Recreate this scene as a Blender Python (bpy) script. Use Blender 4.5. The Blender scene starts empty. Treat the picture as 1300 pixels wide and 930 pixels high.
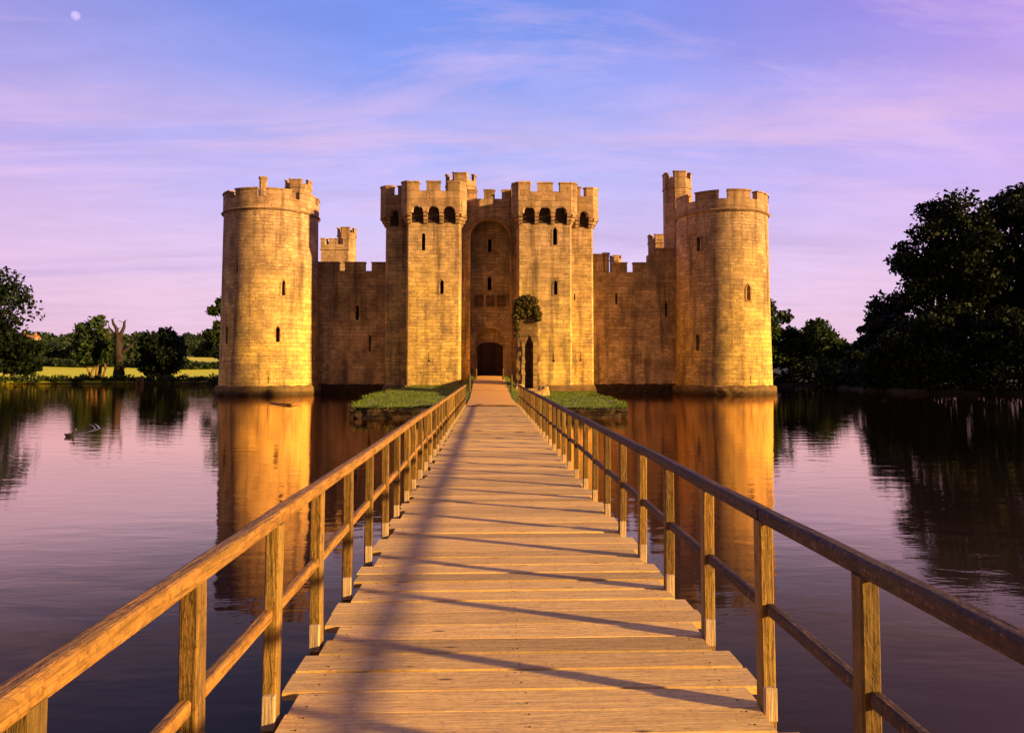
import bpy, bmesh, math, random
import numpy as np
from mathutils import Vector, Matrix, noise
from mathutils.geometry import delaunay_2d_cdt, tessellate_polygon
R = math.radians
random.seed(7); rng = np.random.default_rng(11)
sc = bpy.context.scene
COL = sc.collection

# ------------------------------------------------------------------ camera
F = 950.0; PITCH = math.atan(49/F); YAW = math.atan(30/F); EYE = Vector((0, 0, 2.4))
cd = bpy.data.cameras.new('camera'); cam = bpy.data.objects.new('camera', cd); COL.objects.link(cam)
cam.location = EYE
cam.rotation_euler = (R(90)+PITCH, 0, -YAW)
cd.sensor_fit = 'HORIZONTAL'; cd.sensor_width = 36; cd.lens = 36*F/1300
cd.shift_y = -45/1300; cd.clip_start = .05; cd.clip_end = 20000
sc.camera = cam
_fw = Vector((math.sin(YAW)*math.cos(PITCH), math.cos(YAW)*math.cos(PITCH), math.sin(PITCH)))
_rt = Vector((math.cos(YAW), -math.sin(YAW), 0)); _up = _rt.cross(_fw)
def at(px, py, Y):
    """real-world point at depth Y that a measurement (px, py) on the photograph corresponds to"""
    r = _fw + _rt*((px-650)/F) + _up*((420-py)/F)
    return EYE + r*(Y/r.y)
def X(px, Y, py=420): return at(px, py, Y).x
def Z(py, Y, px=620): return at(px, py, Y).z

# ------------------------------------------------------------------ naming / linking helpers
def tag(o, label=None, cat=None, group=None, kind=None):
    if label: o['label'] = label
    if cat: o['category'] = cat
    if group: o['group'] = group
    if kind: o['kind'] = kind
    return o
def thing(name, label, cat, loc=(0, 0, 0), group=None, rz=0):
    o = bpy.data.objects.new(name, None); COL.objects.link(o)
    o.location = loc; o.rotation_euler.z = rz; o.empty_display_size = .3
    return tag(o, label, cat, group)
def link(name, me, mat, parent=None, world=True, smooth=False):
    """link a mesh as an object; world=True means its coordinates are world coordinates"""
    if mat: me.materials.clear(); me.materials.append(mat)
    o = bpy.data.objects.new(name, me); COL.objects.link(o)
    if parent is not None:
        o.parent = parent
        if world and parent.parent is None and parent.type == 'EMPTY':
            o.matrix_parent_inverse = (Matrix.Translation(parent.location) @ parent.rotation_euler.to_matrix().to_4x4()).inverted()
    if smooth:
        for p in me.polygons: p.use_smooth = True
    return o
def bm_me(bm, name='m'):
    bmesh.ops.recalc_face_normals(bm, faces=bm.faces)
    me = bpy.data.meshes.new(name); bm.to_mesh(me); bm.free(); return me
def np_mesh(name, verts, faces, attr=None):
    me = bpy.data.meshes.new(name); n = faces.shape[1]
    me.vertices.add(len(verts)); me.vertices.foreach_set('co', verts.astype(np.float32).ravel())
    me.loops.add(faces.size); me.loops.foreach_set('vertex_index', faces.astype(np.int32).ravel())
    me.polygons.add(len(faces)); me.polygons.foreach_set('loop_start', np.arange(0, faces.size, n, dtype=np.int32))
    me.polygons.foreach_set('loop_total', np.full(len(faces), n, dtype=np.int32))
    me.update(calc_edges=True)
    if attr is not None:
        a = me.attributes.new('tint', 'FLOAT', 'FACE'); a.data.foreach_set('value', attr.astype(np.float32))
    return me

def uv_box(me):
    uv = me.uv_layers.new(name='UVMap') if not me.uv_layers else me.uv_layers[0]
    for p in me.polygons:
        n = p.normal
        for li in p.loop_indices:
            c = me.vertices[me.loops[li].vertex_index].co
            if abs(n.z) > .75: u, v = c.x, c.y
            else:
                t = Vector((-n.y, n.x)); 
                if t.length < 1e-6: t = Vector((1, 0))
                t.normalize(); u, v = c.x*t.x+c.y*t.y, c.z
            uv.data[li].uv = (u+300, v+50)
def uv_cyl(me, cx, cy, r):
    uv = me.uv_layers.new(name='UVMap') if not me.uv_layers else me.uv_layers[0]
    for p in me.polygons:
        ce = p.center; a0 = math.atan2(ce.x-cx, -(ce.y-cy))
        for li in p.loop_indices:
            c = me.vertices[me.loops[li].vertex_index].co
            if abs(p.normal.z) > .75: uv.data[li].uv = (c.x+300, c.y+50); continue
            a = math.atan2(c.x-cx, -(c.y-cy))
            while a-a0 > math.pi: a -= 2*math.pi
            while a-a0 < -math.pi: a += 2*math.pi
            uv.data[li].uv = (a*r+300, c.z+50)

def cut(me, cutters):
    """boolean difference of a mesh with a list of closed cutter meshes"""
    o = bpy.data.objects.new('tmp', me); COL.objects.link(o); extra = []
    for c in cutters:
        k = bpy.data.objects.new('tmpc', c); COL.objects.link(k); extra.append(k)
        m = o.modifiers.new('b', 'BOOLEAN'); m.operation = 'DIFFERENCE'; m.solver = 'EXACT'; m.object = k
    bpy.context.view_layer.update()
    dg = bpy.context.evaluated_depsgraph_get()
    out = bpy.data.meshes.new_from_object(o.evaluated_get(dg))
    for k in extra: bpy.data.objects.remove(k)
    bpy.data.objects.remove(o)
    return out

# ------------------------------------------------------------------ geometry helpers
def box(bm, x0, x1, y0, y1, z0, z1):
    v = [bm.verts.new(p) for p in ((x0,y0,z0),(x1,y0,z0),(x1,y1,z0),(x0,y1,z0),(x0,y0,z1),(x1,y0,z1),(x1,y1,z1),(x0,y1,z1))]
    for f in ((0,3,2,1),(4,5,6,7),(0,1,5,4),(1,2,6,5),(2,3,7,6),(3,0,4,7)): bm.faces.new([v[i] for i in f])
def prism(bm, base, z0, z1, top=None):
    top = top or base; n = len(base)
    a = [bm.verts.new((p[0], p[1], z0)) for p in base]; b = [bm.verts.new((p[0], p[1], z1)) for p in top]
    bm.faces.new(a[::-1]); bm.faces.new(b)
    for i in range(n): bm.faces.new((a[i], a[(i+1) % n], b[(i+1) % n], b[i]))
def extrude_outline(bm, pts, fo, fi):
    """closed slab: outline pts (t,z); fo/fi map them to the outer and the inner face"""
    a = [bm.verts.new(fo(*p)) for p in pts]; b = [bm.verts.new(fi(*p)) for p in pts]; n = len(pts)
    for i in range(n): bm.faces.new((a[i], b[i], b[(i+1) % n], a[(i+1) % n]))
    for t in tessellate_polygon([[Vector((p[0]*(1 if abs(pts[0][0])+abs(pts[-1][0]) > 3 else 5), p[1], 0)) for p in pts]]):
        if len(set(t)) == 3:
            bm.faces.new([a[k] for k in t]); bm.faces.new([b[k] for k in t[::-1]])
def arc_block(bm, cx, cy, r0, r1, z0, z1, a0, a1, n, rtop=None):
    full = abs(a1-a0) >= 359.9; m = n if full else n+1; rings = []
    for k in range(m):
        a = R(a0+(a1-a0)*k/n); s, c = math.sin(a), -math.cos(a)
        rt = rtop or r1
        rings.append([bm.verts.new((cx+s*r, cy+c*r, z)) for r, z in ((r0,z0),(r1,z0),(rt,z1),(r0,z1))])
    for k in range(n):
        p, q = rings[k], rings[(k+1) % m]
        for i in range(4): bm.faces.new((p[i], q[i], q[(i+1) % 4], p[(i+1) % 4]))
    if not full:
        bm.faces.new(rings[0]); bm.faces.new(rings[-1][::-1])
def offset(poly, d):
    """offset a CCW polygon outward by d (miter)"""
    n = len(poly); out = []
    for i in range(n):
        p0, p1, p2 = Vector(poly[i-1]), Vector(poly[i]), Vector(poly[(i+1) % n])
        e1 = (p1-p0).normalized(); e2 = (p2-p1).normalized()
        n1 = Vector((e1.y, -e1.x)); n2 = Vector((e2.y, -e2.x)); b = n1+n2
        b *= d/max(.2, 1+n1.dot(n2)); out.append((p1.x+b.x, p1.y+b.y))
    return out
def chamfer(poly, which, c):
    out = []; n = len(poly)
    for i in range(n):
        if i not in which: out.append(poly[i]); continue
        p0, p1, p2 = Vector(poly[i-1]), Vector(poly[i]), Vector(poly[(i+1) % n])
        a = p1+(p0-p1).normalized()*c; b = p1+(p2-p1).normalized()*c
        out += [tuple(a), tuple(b)]
    return out
def lerp2(a, b, t): return (a[0]+(b[0]-a[0])*t, a[1]+(b[1]-a[1])*t)
def auto_merlons(L, w=1.15, g=.8):
    n = max(1, int(round((L+g)/(w+g)))); 
    if L < 1.3: return [(0, 1)]
    per = (1+g/L)/n; gg = g/L
    return [(k*per, k*per+per-gg) for k in range(n)]
def parapet(bm, poly, th, z0, zc, zt, merl=None, arches=False, coping=.11, skip=()):
    outer = poly; inner = offset(poly, -th); co = offset(poly, .06); ci = offset(poly, -th-.04); n = len(poly)
    for i in range(n):
        if i in skip: continue
        p0, p1, q0, q1 = outer[i], outer[(i+1) % n], inner[i], inner[(i+1) % n]
        L = (Vector(p1)-Vector(p0)).length
        fo = lambda t, z: (*lerp2(p0, p1, t), z); fi = lambda t, z: (*lerp2(q0, q1, t), z)
        pts = [(0, z0)]
        if arches and L > 1.4:
            na = max(1, int(round(L/1.55))); pw = .42/L
            aw = (1-pw*(na+1))/na
            if na == 1: aw = min(aw, .5)
            st = (1-(na*aw+(na-1)*pw))/2
            for k in range(na):
                a = st+k*(aw+pw); h = .66
                for j in range(9):
                    th_ = math.pi*(1-j/8); pts.append((a+aw/2+aw/2*math.cos(th_), z0+.1+(h-.1)*math.sin(th_)**.7))
        pts += [(1, z0)]
        ms = (merl or {}).get(i) or auto_merlons(L)
        top = [(1, zc), (0, zc)]
        if pts[0][0] == 0: extrude_outline(bm, pts+top, fo, fi)
        c0, c1, d0, d1 = co[i], co[(i+1) % n], ci[i], ci[(i+1) % n]
        for a, b in ms:
            j = random.uniform(-.05, .03)
            prism(bm, [lerp2(p0, p1, a), lerp2(p0, p1, b), lerp2(q0, q1, b), lerp2(q0, q1, a)], zc, zt-coping+j)
            e = .05/L; a2 = a-e if a > .001 else 0; b2 = b+e if b < .999 else 1
            prism(bm, [lerp2(c0, c1, a2), lerp2(c0, c1, b2), lerp2(d0, d1, b2), lerp2(d0, d1, a2)], zt-coping+j, zt+j)
def tube(bm, pts, rad, seg=8, cap=True):
    rings = []; up = Vector((0, 0, 1))
    for i, p in enumerate(pts):
        p = Vector(p); d = (Vector(pts[min(i+1, len(pts)-1)])-Vector(pts[max(i-1, 0)])).normalized()
        a = d.cross(up) if abs(d.z) < .95 else d.cross(Vector((1, 0, 0))); a.normalize(); b = d.cross(a)
        rings.append([bm.verts.new(p+(a*math.cos(2*math.pi*k/seg)+b*math.sin(2*math.pi*k/seg))*rad[i]) for k in range(seg)])
    for i in range(len(rings)-1):
        for k in range(seg): bm.faces.new((rings[i][k], rings[i][(k+1) % seg], rings[i+1][(k+1) % seg], rings[i+1][k]))
    if cap: bm.faces.new(rings[0][::-1]); bm.faces.new(rings[-1])

# ------------------------------------------------------------------ materials
def nmat(name):
    m = bpy.data.materials.new(name); m.use_nodes = True; nt = m.node_tree; nt.nodes.clear()
    out = nt.nodes.new('ShaderNodeOutputMaterial'); b = nt.nodes.new('ShaderNodeBsdfPrincipled')
    nt.links.new(b.outputs[0], out.inputs[0]); b.inputs['Roughness'].default_value = .85
    b.inputs['Specular IOR Level'].default_value = .25
    return m, nt, b
class G:
    """tiny node-graph helper"""
    def __init__(s, nt): s.nt = nt
    def n(s, t, **k):
        nd = s.nt.nodes.new(t)
        for a, v in k.items():
            if a.startswith('i_'): s.put(nd.inputs[a[2:].replace('_', ' ')], v)
            else: setattr(nd, a, v)
        return nd
    def put(s, sock, v):
        if isinstance(v, bpy.types.NodeSocket): s.nt.links.new(v, sock)
        elif isinstance(v, bpy.types.Node): s.nt.links.new(v.outputs[0], sock)
        else: sock.default_value = v
    def math(s, op, a, b=0, c=0, clamp=False):
        nd = s.nt.nodes.new('ShaderNodeMath'); nd.operation = op; nd.use_clamp = clamp
        for i, v in enumerate((a, b, c)): s.put(nd.inputs[i], v)
        return nd.outputs[0]
    def mix(s, f, a, b, bt='MIX'):
        nd = s.nt.nodes.new('ShaderNodeMix'); nd.data_type = 'RGBA'; nd.blend_type = bt
        s.put(nd.inputs[0], f); s.put(nd.inputs[6], a if not isinstance(a, tuple) else (*a, 1)); s.put(nd.inputs[7], b if not isinstance(b, tuple) else (*b, 1))
        return nd.outputs[2]
    def ramp(s, f, *stops):
        nd = s.nt.nodes.new('ShaderNodeValToRGB'); s.put(nd.inputs[0], f); e = nd.color_ramp.elements
        while len(e) > 1: e.remove(e[-1])
        for k, (p, c) in enumerate(stops):
            if isinstance(c, (int, float)): c = (c, c, c)
            el = e[0] if k == 0 else e.new(p)
            el.position = p; el.color = (*c, 1)
        return nd.outputs[0]
    def mapped(s, vec, scale=(1, 1, 1), loc=(0, 0, 0)):
        nd = s.nt.nodes.new('ShaderNodeMapping'); s.put(nd.inputs['Vector'], vec)
        nd.inputs['Scale'].default_value = scale; nd.inputs['Location'].default_value = loc; return nd.outputs[0]
    def noise(s, vec, scale, detail=4, rough=.55, dist=0):
        nd = s.nt.nodes.new('ShaderNodeTexNoise'); s.put(nd.inputs['Vector'], vec)
        nd.inputs['Scale'].default_value = scale; nd.inputs['Detail'].default_value = detail
        nd.inputs['Roughness'].default_value = rough; nd.inputs['Distortion'].default_value = dist
        return nd.outputs[0]
    def bump(s, h, strength, dist, normal=None):
        nd = s.nt.nodes.new('ShaderNodeBump'); s.put(nd.inputs['Height'], h)
        nd.inputs['Strength'].default_value = strength; nd.inputs['Distance'].default_value = dist
        if normal is not None: s.put(nd.inputs['Normal'], normal)
        return nd.outputs[0]

def stone_mat(name, lo=(.86, .56, .16), hi=(.62, .395, .25), row=.30, bw=.72, dark=0., rubble=False):
    m, nt, b = nmat(name); g = G(nt)
    uv = g.n('ShaderNodeUVMap').outputs[0]; geo = g.n('ShaderNodeNewGeometry'); P = geo.outputs['Position']
    wob = g.noise(uv, .9, 2); wob2 = g.noise(uv, 5, 2)
    off = g.n('ShaderNodeCombineXYZ', i_X=g.math('MULTIPLY', g.math('SUBTRACT', wob2, .5), .12),
              i_Y=g.math('ADD', g.math('MULTIPLY', g.math('SUBTRACT', wob, .5), .30), g.math('MULTIPLY', g.math('SUBTRACT', wob2, .5), .09)))
    va = g.n('ShaderNodeVectorMath', operation='ADD'); g.put(va.inputs[0], uv); g.put(va.inputs[1], off.outputs[0])
    br = g.n('ShaderNodeTexBrick'); g.put(br.inputs['Vector'], va.outputs[0])
    br.offset = .5; br.squash = .7; br.squash_frequency = 3; br.offset_frequency = 2
    br.inputs['Color1'].default_value = (0, 0, 0, 1); br.inputs['Color2'].default_value = (1, 1, 1, 1); br.inputs['Mortar'].default_value = (.5, .5, .5, 1)
    br.inputs['Scale'].default_value = 1; br.inputs['Mortar Size'].default_value = .028; br.inputs['Mortar Smooth'].default_value = .6
    br.inputs['Brick Width'].default_value = bw; br.inputs['Row Height'].default_value = row
    b2 = g.n('ShaderNodeTexBrick'); g.put(b2.inputs['Vector'], va.outputs[0]); b2.offset = .4; b2.squash = 1.4; b2.squash_frequency = 2
    for k_ in ('Color1', 'Color2', 'Mortar', 'Scale', 'Mortar Size', 'Mortar Smooth'): b2.inputs[k_].default_value = br.inputs[k_].default_value
    b2.inputs['Brick Width'].default_value = bw*1.45; b2.inputs['Row Height'].default_value = row*1.42
    msk = g.ramp(g.noise(g.mapped(uv, (.12, .5, 1)), 1., 2, .5), (.49, 0.), (.51, 1.))
    sep = g.n('ShaderNodeSeparateXYZ', i_Vector=P); z = sep.outputs[2]
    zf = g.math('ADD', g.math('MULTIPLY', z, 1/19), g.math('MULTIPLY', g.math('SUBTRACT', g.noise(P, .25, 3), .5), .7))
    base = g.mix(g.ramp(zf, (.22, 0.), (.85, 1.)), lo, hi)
    blk = g.mix(msk, br.outputs['Color'], b2.outputs['Color']); fac = g.mix(msk, br.outputs['Fac'], b2.outputs['Fac'])
    var = g.ramp(blk, (0, .72), (.25, .9), (.7, 1.03), (1, 1.24))
    col = g.mix(1., base, var, 'MULTIPLY')
    # lichen / weathering, blotches of several sizes
    n1 = g.noise(P, .55, 6, .68); n2 = g.noise(P, 3.2, 5, .7); n3 = g.noise(P, 11, 3, .6)
    col = g.mix(g.ramp(n1, (.42, 0.), (.64, .72)), col, tuple(c*.42 for c in hi))
    col = g.mix(g.ramp(n2, (.48, 0.), (.68, .42)), col, (.22, .135, .08))
    col = g.mix(g.ramp(n2, (.28, .5), (.44, 0.)), col, (.62, .45, .22))
    col = g.mix(g.ramp(n3, (.5, 0.), (.75, .45)), col, (.16, .09, .045))
    # vertical rain streaks
    st = g.noise(g.mapped(uv, (1.1, .09, 1)), 1.0, 4, .6)
    col = g.mix(g.ramp(st, (.50, 0.), (.68, .75)), col, (.11, .07, .045))
    # damp dark foot just over the water
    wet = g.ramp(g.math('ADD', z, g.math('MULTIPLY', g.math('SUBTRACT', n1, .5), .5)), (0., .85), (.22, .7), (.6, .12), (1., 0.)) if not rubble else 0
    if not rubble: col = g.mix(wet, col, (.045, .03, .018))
    mort = g.ramp(g.math('MULTIPLY', fac, g.ramp(g.noise(P, 1.1, 4), (.38, .08), (.62, 1.))), (0, 0.), (1, .62))
    col = g.mix(mort, col, (.10, .06, .03))
    if dark: col = g.mix(dark, col, (.03, .02, .012))
    g.put(b.inputs['Base Color'], col)
    h = g.math('ADD', g.math('MULTIPLY', fac, -1.), g.math('ADD', g.math('MULTIPLY', n2, .9), g.math('ADD', g.math('MULTIPLY', n3, .5), g.math('MULTIPLY', blk, .5))))
    g.put(b.inputs['Normal'], g.bump(h, .8, .05))
    b.inputs['Roughness'].default_value = .93; b.inputs['Specular IOR Level'].default_value = .12
    return m
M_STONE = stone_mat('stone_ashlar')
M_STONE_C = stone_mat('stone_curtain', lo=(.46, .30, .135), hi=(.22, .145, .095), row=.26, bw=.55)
M_STONE_L = stone_mat('stone_curtain_fill_light', lo=(.86, .58, .28), hi=(.46, .31, .19), row=.26, bw=.55)  # lighter stone colour standing in for fill light on the shaded walls
M_TRIM = stone_mat('stone_trim', lo=(.70, .43, .15), hi=(.56, .34, .21), row=.5, bw=1.3)
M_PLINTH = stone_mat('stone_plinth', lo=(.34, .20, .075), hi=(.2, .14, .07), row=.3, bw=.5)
M_RUBBLE = stone_mat('stone_rubble', lo=(.62, .40, .15), hi=(.5, .31, .15), row=.3, bw=.42, rubble=True)
M_RUIN = stone_mat('stone_ruin', lo=(.27, .155, .065), hi=(.24, .14, .07), row=.3, bw=.42, rubble=True)
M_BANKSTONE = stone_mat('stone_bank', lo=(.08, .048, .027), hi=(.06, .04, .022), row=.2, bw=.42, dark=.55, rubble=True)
def plain(name, col, rough=.9, var=.3, scale=3., bump=.0):
    m, nt, b = nmat(name); g = G(nt); P = g.n('ShaderNodeNewGeometry').outputs['Position']
    n = g.noise(P, scale, 4); b.inputs['Roughness'].default_value = rough
    g.put(b.inputs['Base Color'], g.mix(n, tuple(c*(1-var) for c in col), tuple(c*(1+var) for c in col)))
    if bump: g.put(b.inputs['Normal'], g.bump(n, bump, .05))
    return m
M_ARCH_SHADE = plain('arch_shade', (.05, .03, .022), .95, .5, 2)  # shade colour for the panes behind the parapet arches
M_DARK = plain('dark_opening', (.012, .010, .010))
def wood_mat(name, col, axis, grey=.0, rough=.75, tintamt=.35, green=.35, wear=1., lich=.0):
    m, nt, b = nmat(name); g = G(nt); tc = g.n('ShaderNodeTexCoord').outputs['Object']
    geo = g.n('ShaderNodeNewGeometry'); P = geo.outputs['Position']
    sc_ = {'x': (1.2, 22, 22), 'y': (22, 1.2, 22), 'z': (22, 22, 1.2)}[axis]
    rv = g.n('ShaderNodeAttribute', attribute_name='tint').outputs['Fac']
    cz = g.n('ShaderNodeCombineXYZ', i_X=g.math('MULTIPLY', rv, 37.), i_Y=g.math('MULTIPLY', rv, 11.), i_Z=g.math('MULTIPLY', rv, 53.))
    va = g.n('ShaderNodeVectorMath', operation='ADD'); g.put(va.inputs[0], P); g.put(va.inputs[1], cz.outputs[0])
    V = va.outputs[0]
    gr = g.noise(g.mapped(V, sc_), 1.6, 6, .65, .6); fi = g.noise(g.mapped(V, tuple(s*3.2 for s in sc_)), 1., 3, .6)
    big = g.noise(V, 1.1, 4, .6)
    c = g.mix(g.ramp(gr, (.25, 0.), (.7, 1.)), tuple(k*(.55+.2*(1-wear)) for k in col), tuple(min(1, k*1.18) for k in col))
    c = g.mix(g.ramp(fi, (.48, 0.), (.72, .75*wear)), c, tuple(k*.3 for k in col))
    sp_n = g.noise(V, 26, 4, .7); blot = g.noise(g.mapped(V, tuple(1 if q > 5 else .35 for q in sc_)), 13, 4, .7, 1.2); c = g.mix(g.ramp(blot, (.5, 0.), (.62, .62*max(0, wear-.6))), c, tuple(k*.32 for k in col)); c = g.mix(g.ramp(sp_n, (.5, 0.), (.7, .6*wear)), c, tuple(k*.3 for k in col))
    c = g.mix(g.ramp(big, (.42, 0.), (.7, green)), c, (.30, .20, .05))
    c = g.mix(1., c, g.ramp(rv, (0, 1-tintamt), (1, 1+tintamt*.35)), 'MULTIPLY')
    if lich: c = g.mix(g.ramp(g.noise(V, 38, 5, .75), (.56, 0.), (.66, lich)), c, (.34, .19, .10))
    # knots and stains
    vo = g.n('ShaderNodeTexVoronoi', feature='F1'); g.put(vo.inputs['Vector'], g.mapped(V, {'x': (.9, 3.2, 3.2), 'y': (3.2, .9, 3.2), 'z': (3.2, 3.2, .9)}[axis])); vo.inputs['Scale'].default_value = 1.5
    kn = g.ramp(vo.outputs['Distance'], (.03, .85), (.085, 0.))
    c = g.mix(kn, c, (.05, .025, .012))
    g.put(b.inputs['Base Color'], c); b.inputs['Roughness'].default_value = rough; b.inputs['Specular IOR Level'].default_value = .3
    hgt = g.math('ADD', gr, g.math('MULTIPLY', fi, .7))
    g.put(b.inputs['Normal'], g.bump(g.math('ADD', hgt, g.math('MULTIPLY', blot, 1.2*wear)), .8, .009))
    return m
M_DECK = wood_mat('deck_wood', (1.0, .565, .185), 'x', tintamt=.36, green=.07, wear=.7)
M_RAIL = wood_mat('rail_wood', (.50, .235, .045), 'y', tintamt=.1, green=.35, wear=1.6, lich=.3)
M_POST = wood_mat('post_wood', (.36, .19, .042), 'z', tintamt=.55, green=.55, wear=1.5)
M_BLOCK = wood_mat('pale_wood', (.62, .43, .26), 'z', tintamt=.1, green=.0, wear=.4)
M_PILE = wood_mat('pile_wood', (.12, .08, .045), 'z', tintamt=.2, green=.3)
M_DOOR = wood_mat('door_wood', (.075, .032, .024), 'z', tintamt=.5, green=.05)
def leaf_mat(name, c0, c1, trans=.25):
    m, nt, b = nmat(name); g = G(nt); P = g.n('ShaderNodeNewGeometry').outputs['Position']
    t = g.n('ShaderNodeAttribute', attribute_name='tint').outputs['Fac']
    c = g.mix(g.math('ADD', g.math('MULTIPLY', t, .7), g.math('MULTIPLY', g.noise(P, .35, 3), .4), clamp=True), c0, c1)
    g.put(b.inputs['Base Color'], c); b.inputs['Roughness'].default_value = .6; b.inputs['Specular IOR Level'].default_value = .15
    tr = g.n('ShaderNodeBsdfTranslucent'); g.put(tr.inputs[0], c)
    mx = g.n('ShaderNodeMixShader'); mx.inputs[0].default_value = trans
    nt.links.new(b.outputs[0], mx.inputs[1]); nt.links.new(tr.outputs[0], mx.inputs[2])
    out = [n for n in nt.nodes if n.type == 'OUTPUT_MATERIAL'][0]; nt.links.new(mx.outputs[0], out.inputs[0])
    return m
M_LEAF_DARK = leaf_mat('leaf_dark', (.004, .008, .003), (.014, .024, .006))
M_LEAF_MID = leaf_mat('leaf_mid', (.012, .026, .006), (.055, .085, .02))
M_LEAF_LIGHT = leaf_mat('leaf_light', (.03, .05, .012), (.12, .14, .035))
M_LEAF_FAR = leaf_mat('leaf_far', (.012, .026, .012), (.05, .07, .026))
M_IVY = leaf_mat('leaf_ivy', (.03, .03, .012), (.20, .15, .04))
M_GRASS = leaf_mat('grass_blades', (.045, .085, .01), (.22, .27, .03), .3)
M_REED = leaf_mat('reed_blades', (.02, .035, .008), (.09, .11, .025), .3)
M_BARK = plain('bark', (.05, .035, .022), .95, .5, 6, .5)
M_BARK_PALE = plain('bark_pale', (.22, .12, .05), .95, .4, 6, .5)
M_DEADWOOD = plain('dead_wood', (.045, .03, .024), .95, .5, 4, .5)

# ------------------------------------------------------------------ sun and sky
SUN_AZ = R(66); SUN_EL = R(12)      # azimuth measured from straight behind the camera towards the right
to_sun = Vector((math.sin(SUN_AZ)*math.cos(SUN_EL), -math.cos(SUN_AZ)*math.cos(SUN_EL), math.sin(SUN_EL)))
sl = bpy.data.lights.new('sun', 'SUN'); so = bpy.data.objects.new('sun', sl); COL.objects.link(so)
sl.energy = 10.5; sl.angle = R(1.6); sl.color = (1.0, .63, .20)
so.rotation_euler = to_sun.to_track_quat('Z', 'Y').to_euler(); so.location = to_sun*200

w = bpy.data.worlds.new('World'); sc.world = w; w.use_nodes = True; nt = w.node_tree; nt.nodes.clear(); g = G(nt)
out = g.n('ShaderNodeOutputWorld'); bg = g.n('ShaderNodeBackground'); nt.links.new(bg.outputs[0], out.inputs[0])
D = g.n('ShaderNodeTexCoord').outputs['Generated']; sx = g.n('ShaderNodeSeparateXYZ', i_Vector=D)
dx, dy, dz = sx.outputs
el = g.math('ADD', dz, g.math('MULTIPLY', g.math('SUBTRACT', g.noise(g.mapped(D, (1, 1, 2.5)), 1.6, 3), .5), .16))
front = g.ramp(el, (0., (.82, .53, .66)), (.09, (.86, .61, .79)), (.19, (.70, .57, .90)), (.30, (.42, .45, .92)), (.43, (.20, .31, .86)), (.7, (.13, .16, .6)), (1., (.10, .12, .5)))
right = g.ramp(el, (0., (.76, .48, .64)), (.12, (.78, .52, .78)), (.27, (.58, .42, .86)), (.45, (.40, .25, .74)), (1., (.14, .12, .5)))
left = g.ramp(el, (0., (.72, .44, .60)), (.14, (.76, .50, .74)), (.27, (.48, .39, .80)), (.45, (.26, .26, .66)), (1., (.12, .13, .5)))
lat = g.math('DIVIDE', dx, g.math('MAXIMUM', g.math('ABSOLUTE', dy), .15))
c = g.mix(g.ramp(g.math('ADD', lat, .0), (.1, 0.), (.75, 1.)), front, right)
c = g.mix(g.ramp(g.math('MULTIPLY', lat, -1.), (.15, 0.), (.7, 1.)), c, left)
# planar cloud coordinates
zz = g.math('ADD', g.math('MAXIMUM', dz, .0), .11)
pc = g.n('ShaderNodeCombineXYZ', i_X=g.math('DIVIDE', dx, zz), i_Y=g.math('DIVIDE', dy, zz))
pcr = g.n('ShaderNodeMapping'); g.put(pcr.inputs['Vector'], pc.outputs[0]); pcr.inputs['Rotation'].default_value = (0, 0, R(24)); pcr.inputs['Scale'].default_value = (.5, 1.5, 1)
cn = g.noise(pcr.outputs[0], .95, 9, .66, .9)
cn2 = g.noise(g.mapped(pc.outputs[0], (.25, 1.0, 1), (7, 3, 0)), .8, 6, .62, .5)
c = g.mix(g.math('MULTIPLY', g.ramp(cn, (.50, 0.), (.76, .7)), 1.), c, (.84, .56, .84))
lowband = g.ramp(dz, (.03, .0), (.08, 1.), (.24, 1.), (.36, 0.))
c = g.mix(g.math('MULTIPLY', g.ramp(cn2, (.54, 0.), (.70, .38)), lowband), c, (.42, .31, .60))
c = g.mix(g.math('MULTIPLY', g.ramp(cn2, (.33, .7), (.45, 0.)), lowband), c, (.92, .56, .70))
fine = g.noise(g.mapped(pc.outputs[0], (.8, 1.6, 1), (2, 9, 0)), 2.6, 8, .7, .4)
c = g.mix(.55, c, g.ramp(fine, (.25, .86), (.5, 1.), (.75, 1.12)), 'MULTIPLY')
# the sky behind the camera: dim, warm evening side
back = g.ramp(dz, (0., (.34, .18, .08)), (.3, (.17, .11, .085)), (1., (.06, .06, .2)))
c = g.mix(g.ramp(g.math('ADD', g.math('MULTIPLY', dy, .5), .5), (.25, 1.), (.55, 0.)), c, back)
c = g.mix(g.ramp(g.math('ADD', dz, .5), (.47, 1.), (.5, 0.)), c, (.05, .035, .03))
sky = g.n('ShaderNodeTexSky', sky_type='NISHITA', sun_disc=False, sun_elevation=SUN_EL, sun_rotation=math.pi-SUN_AZ)
c = g.mix(1., c, g.mix(1., sky.outputs[0], (.010, .009, .014), 'MULTIPLY'), 'ADD')
g.put(bg.inputs[0], c); bg.inputs[1].default_value = 1.0

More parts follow.
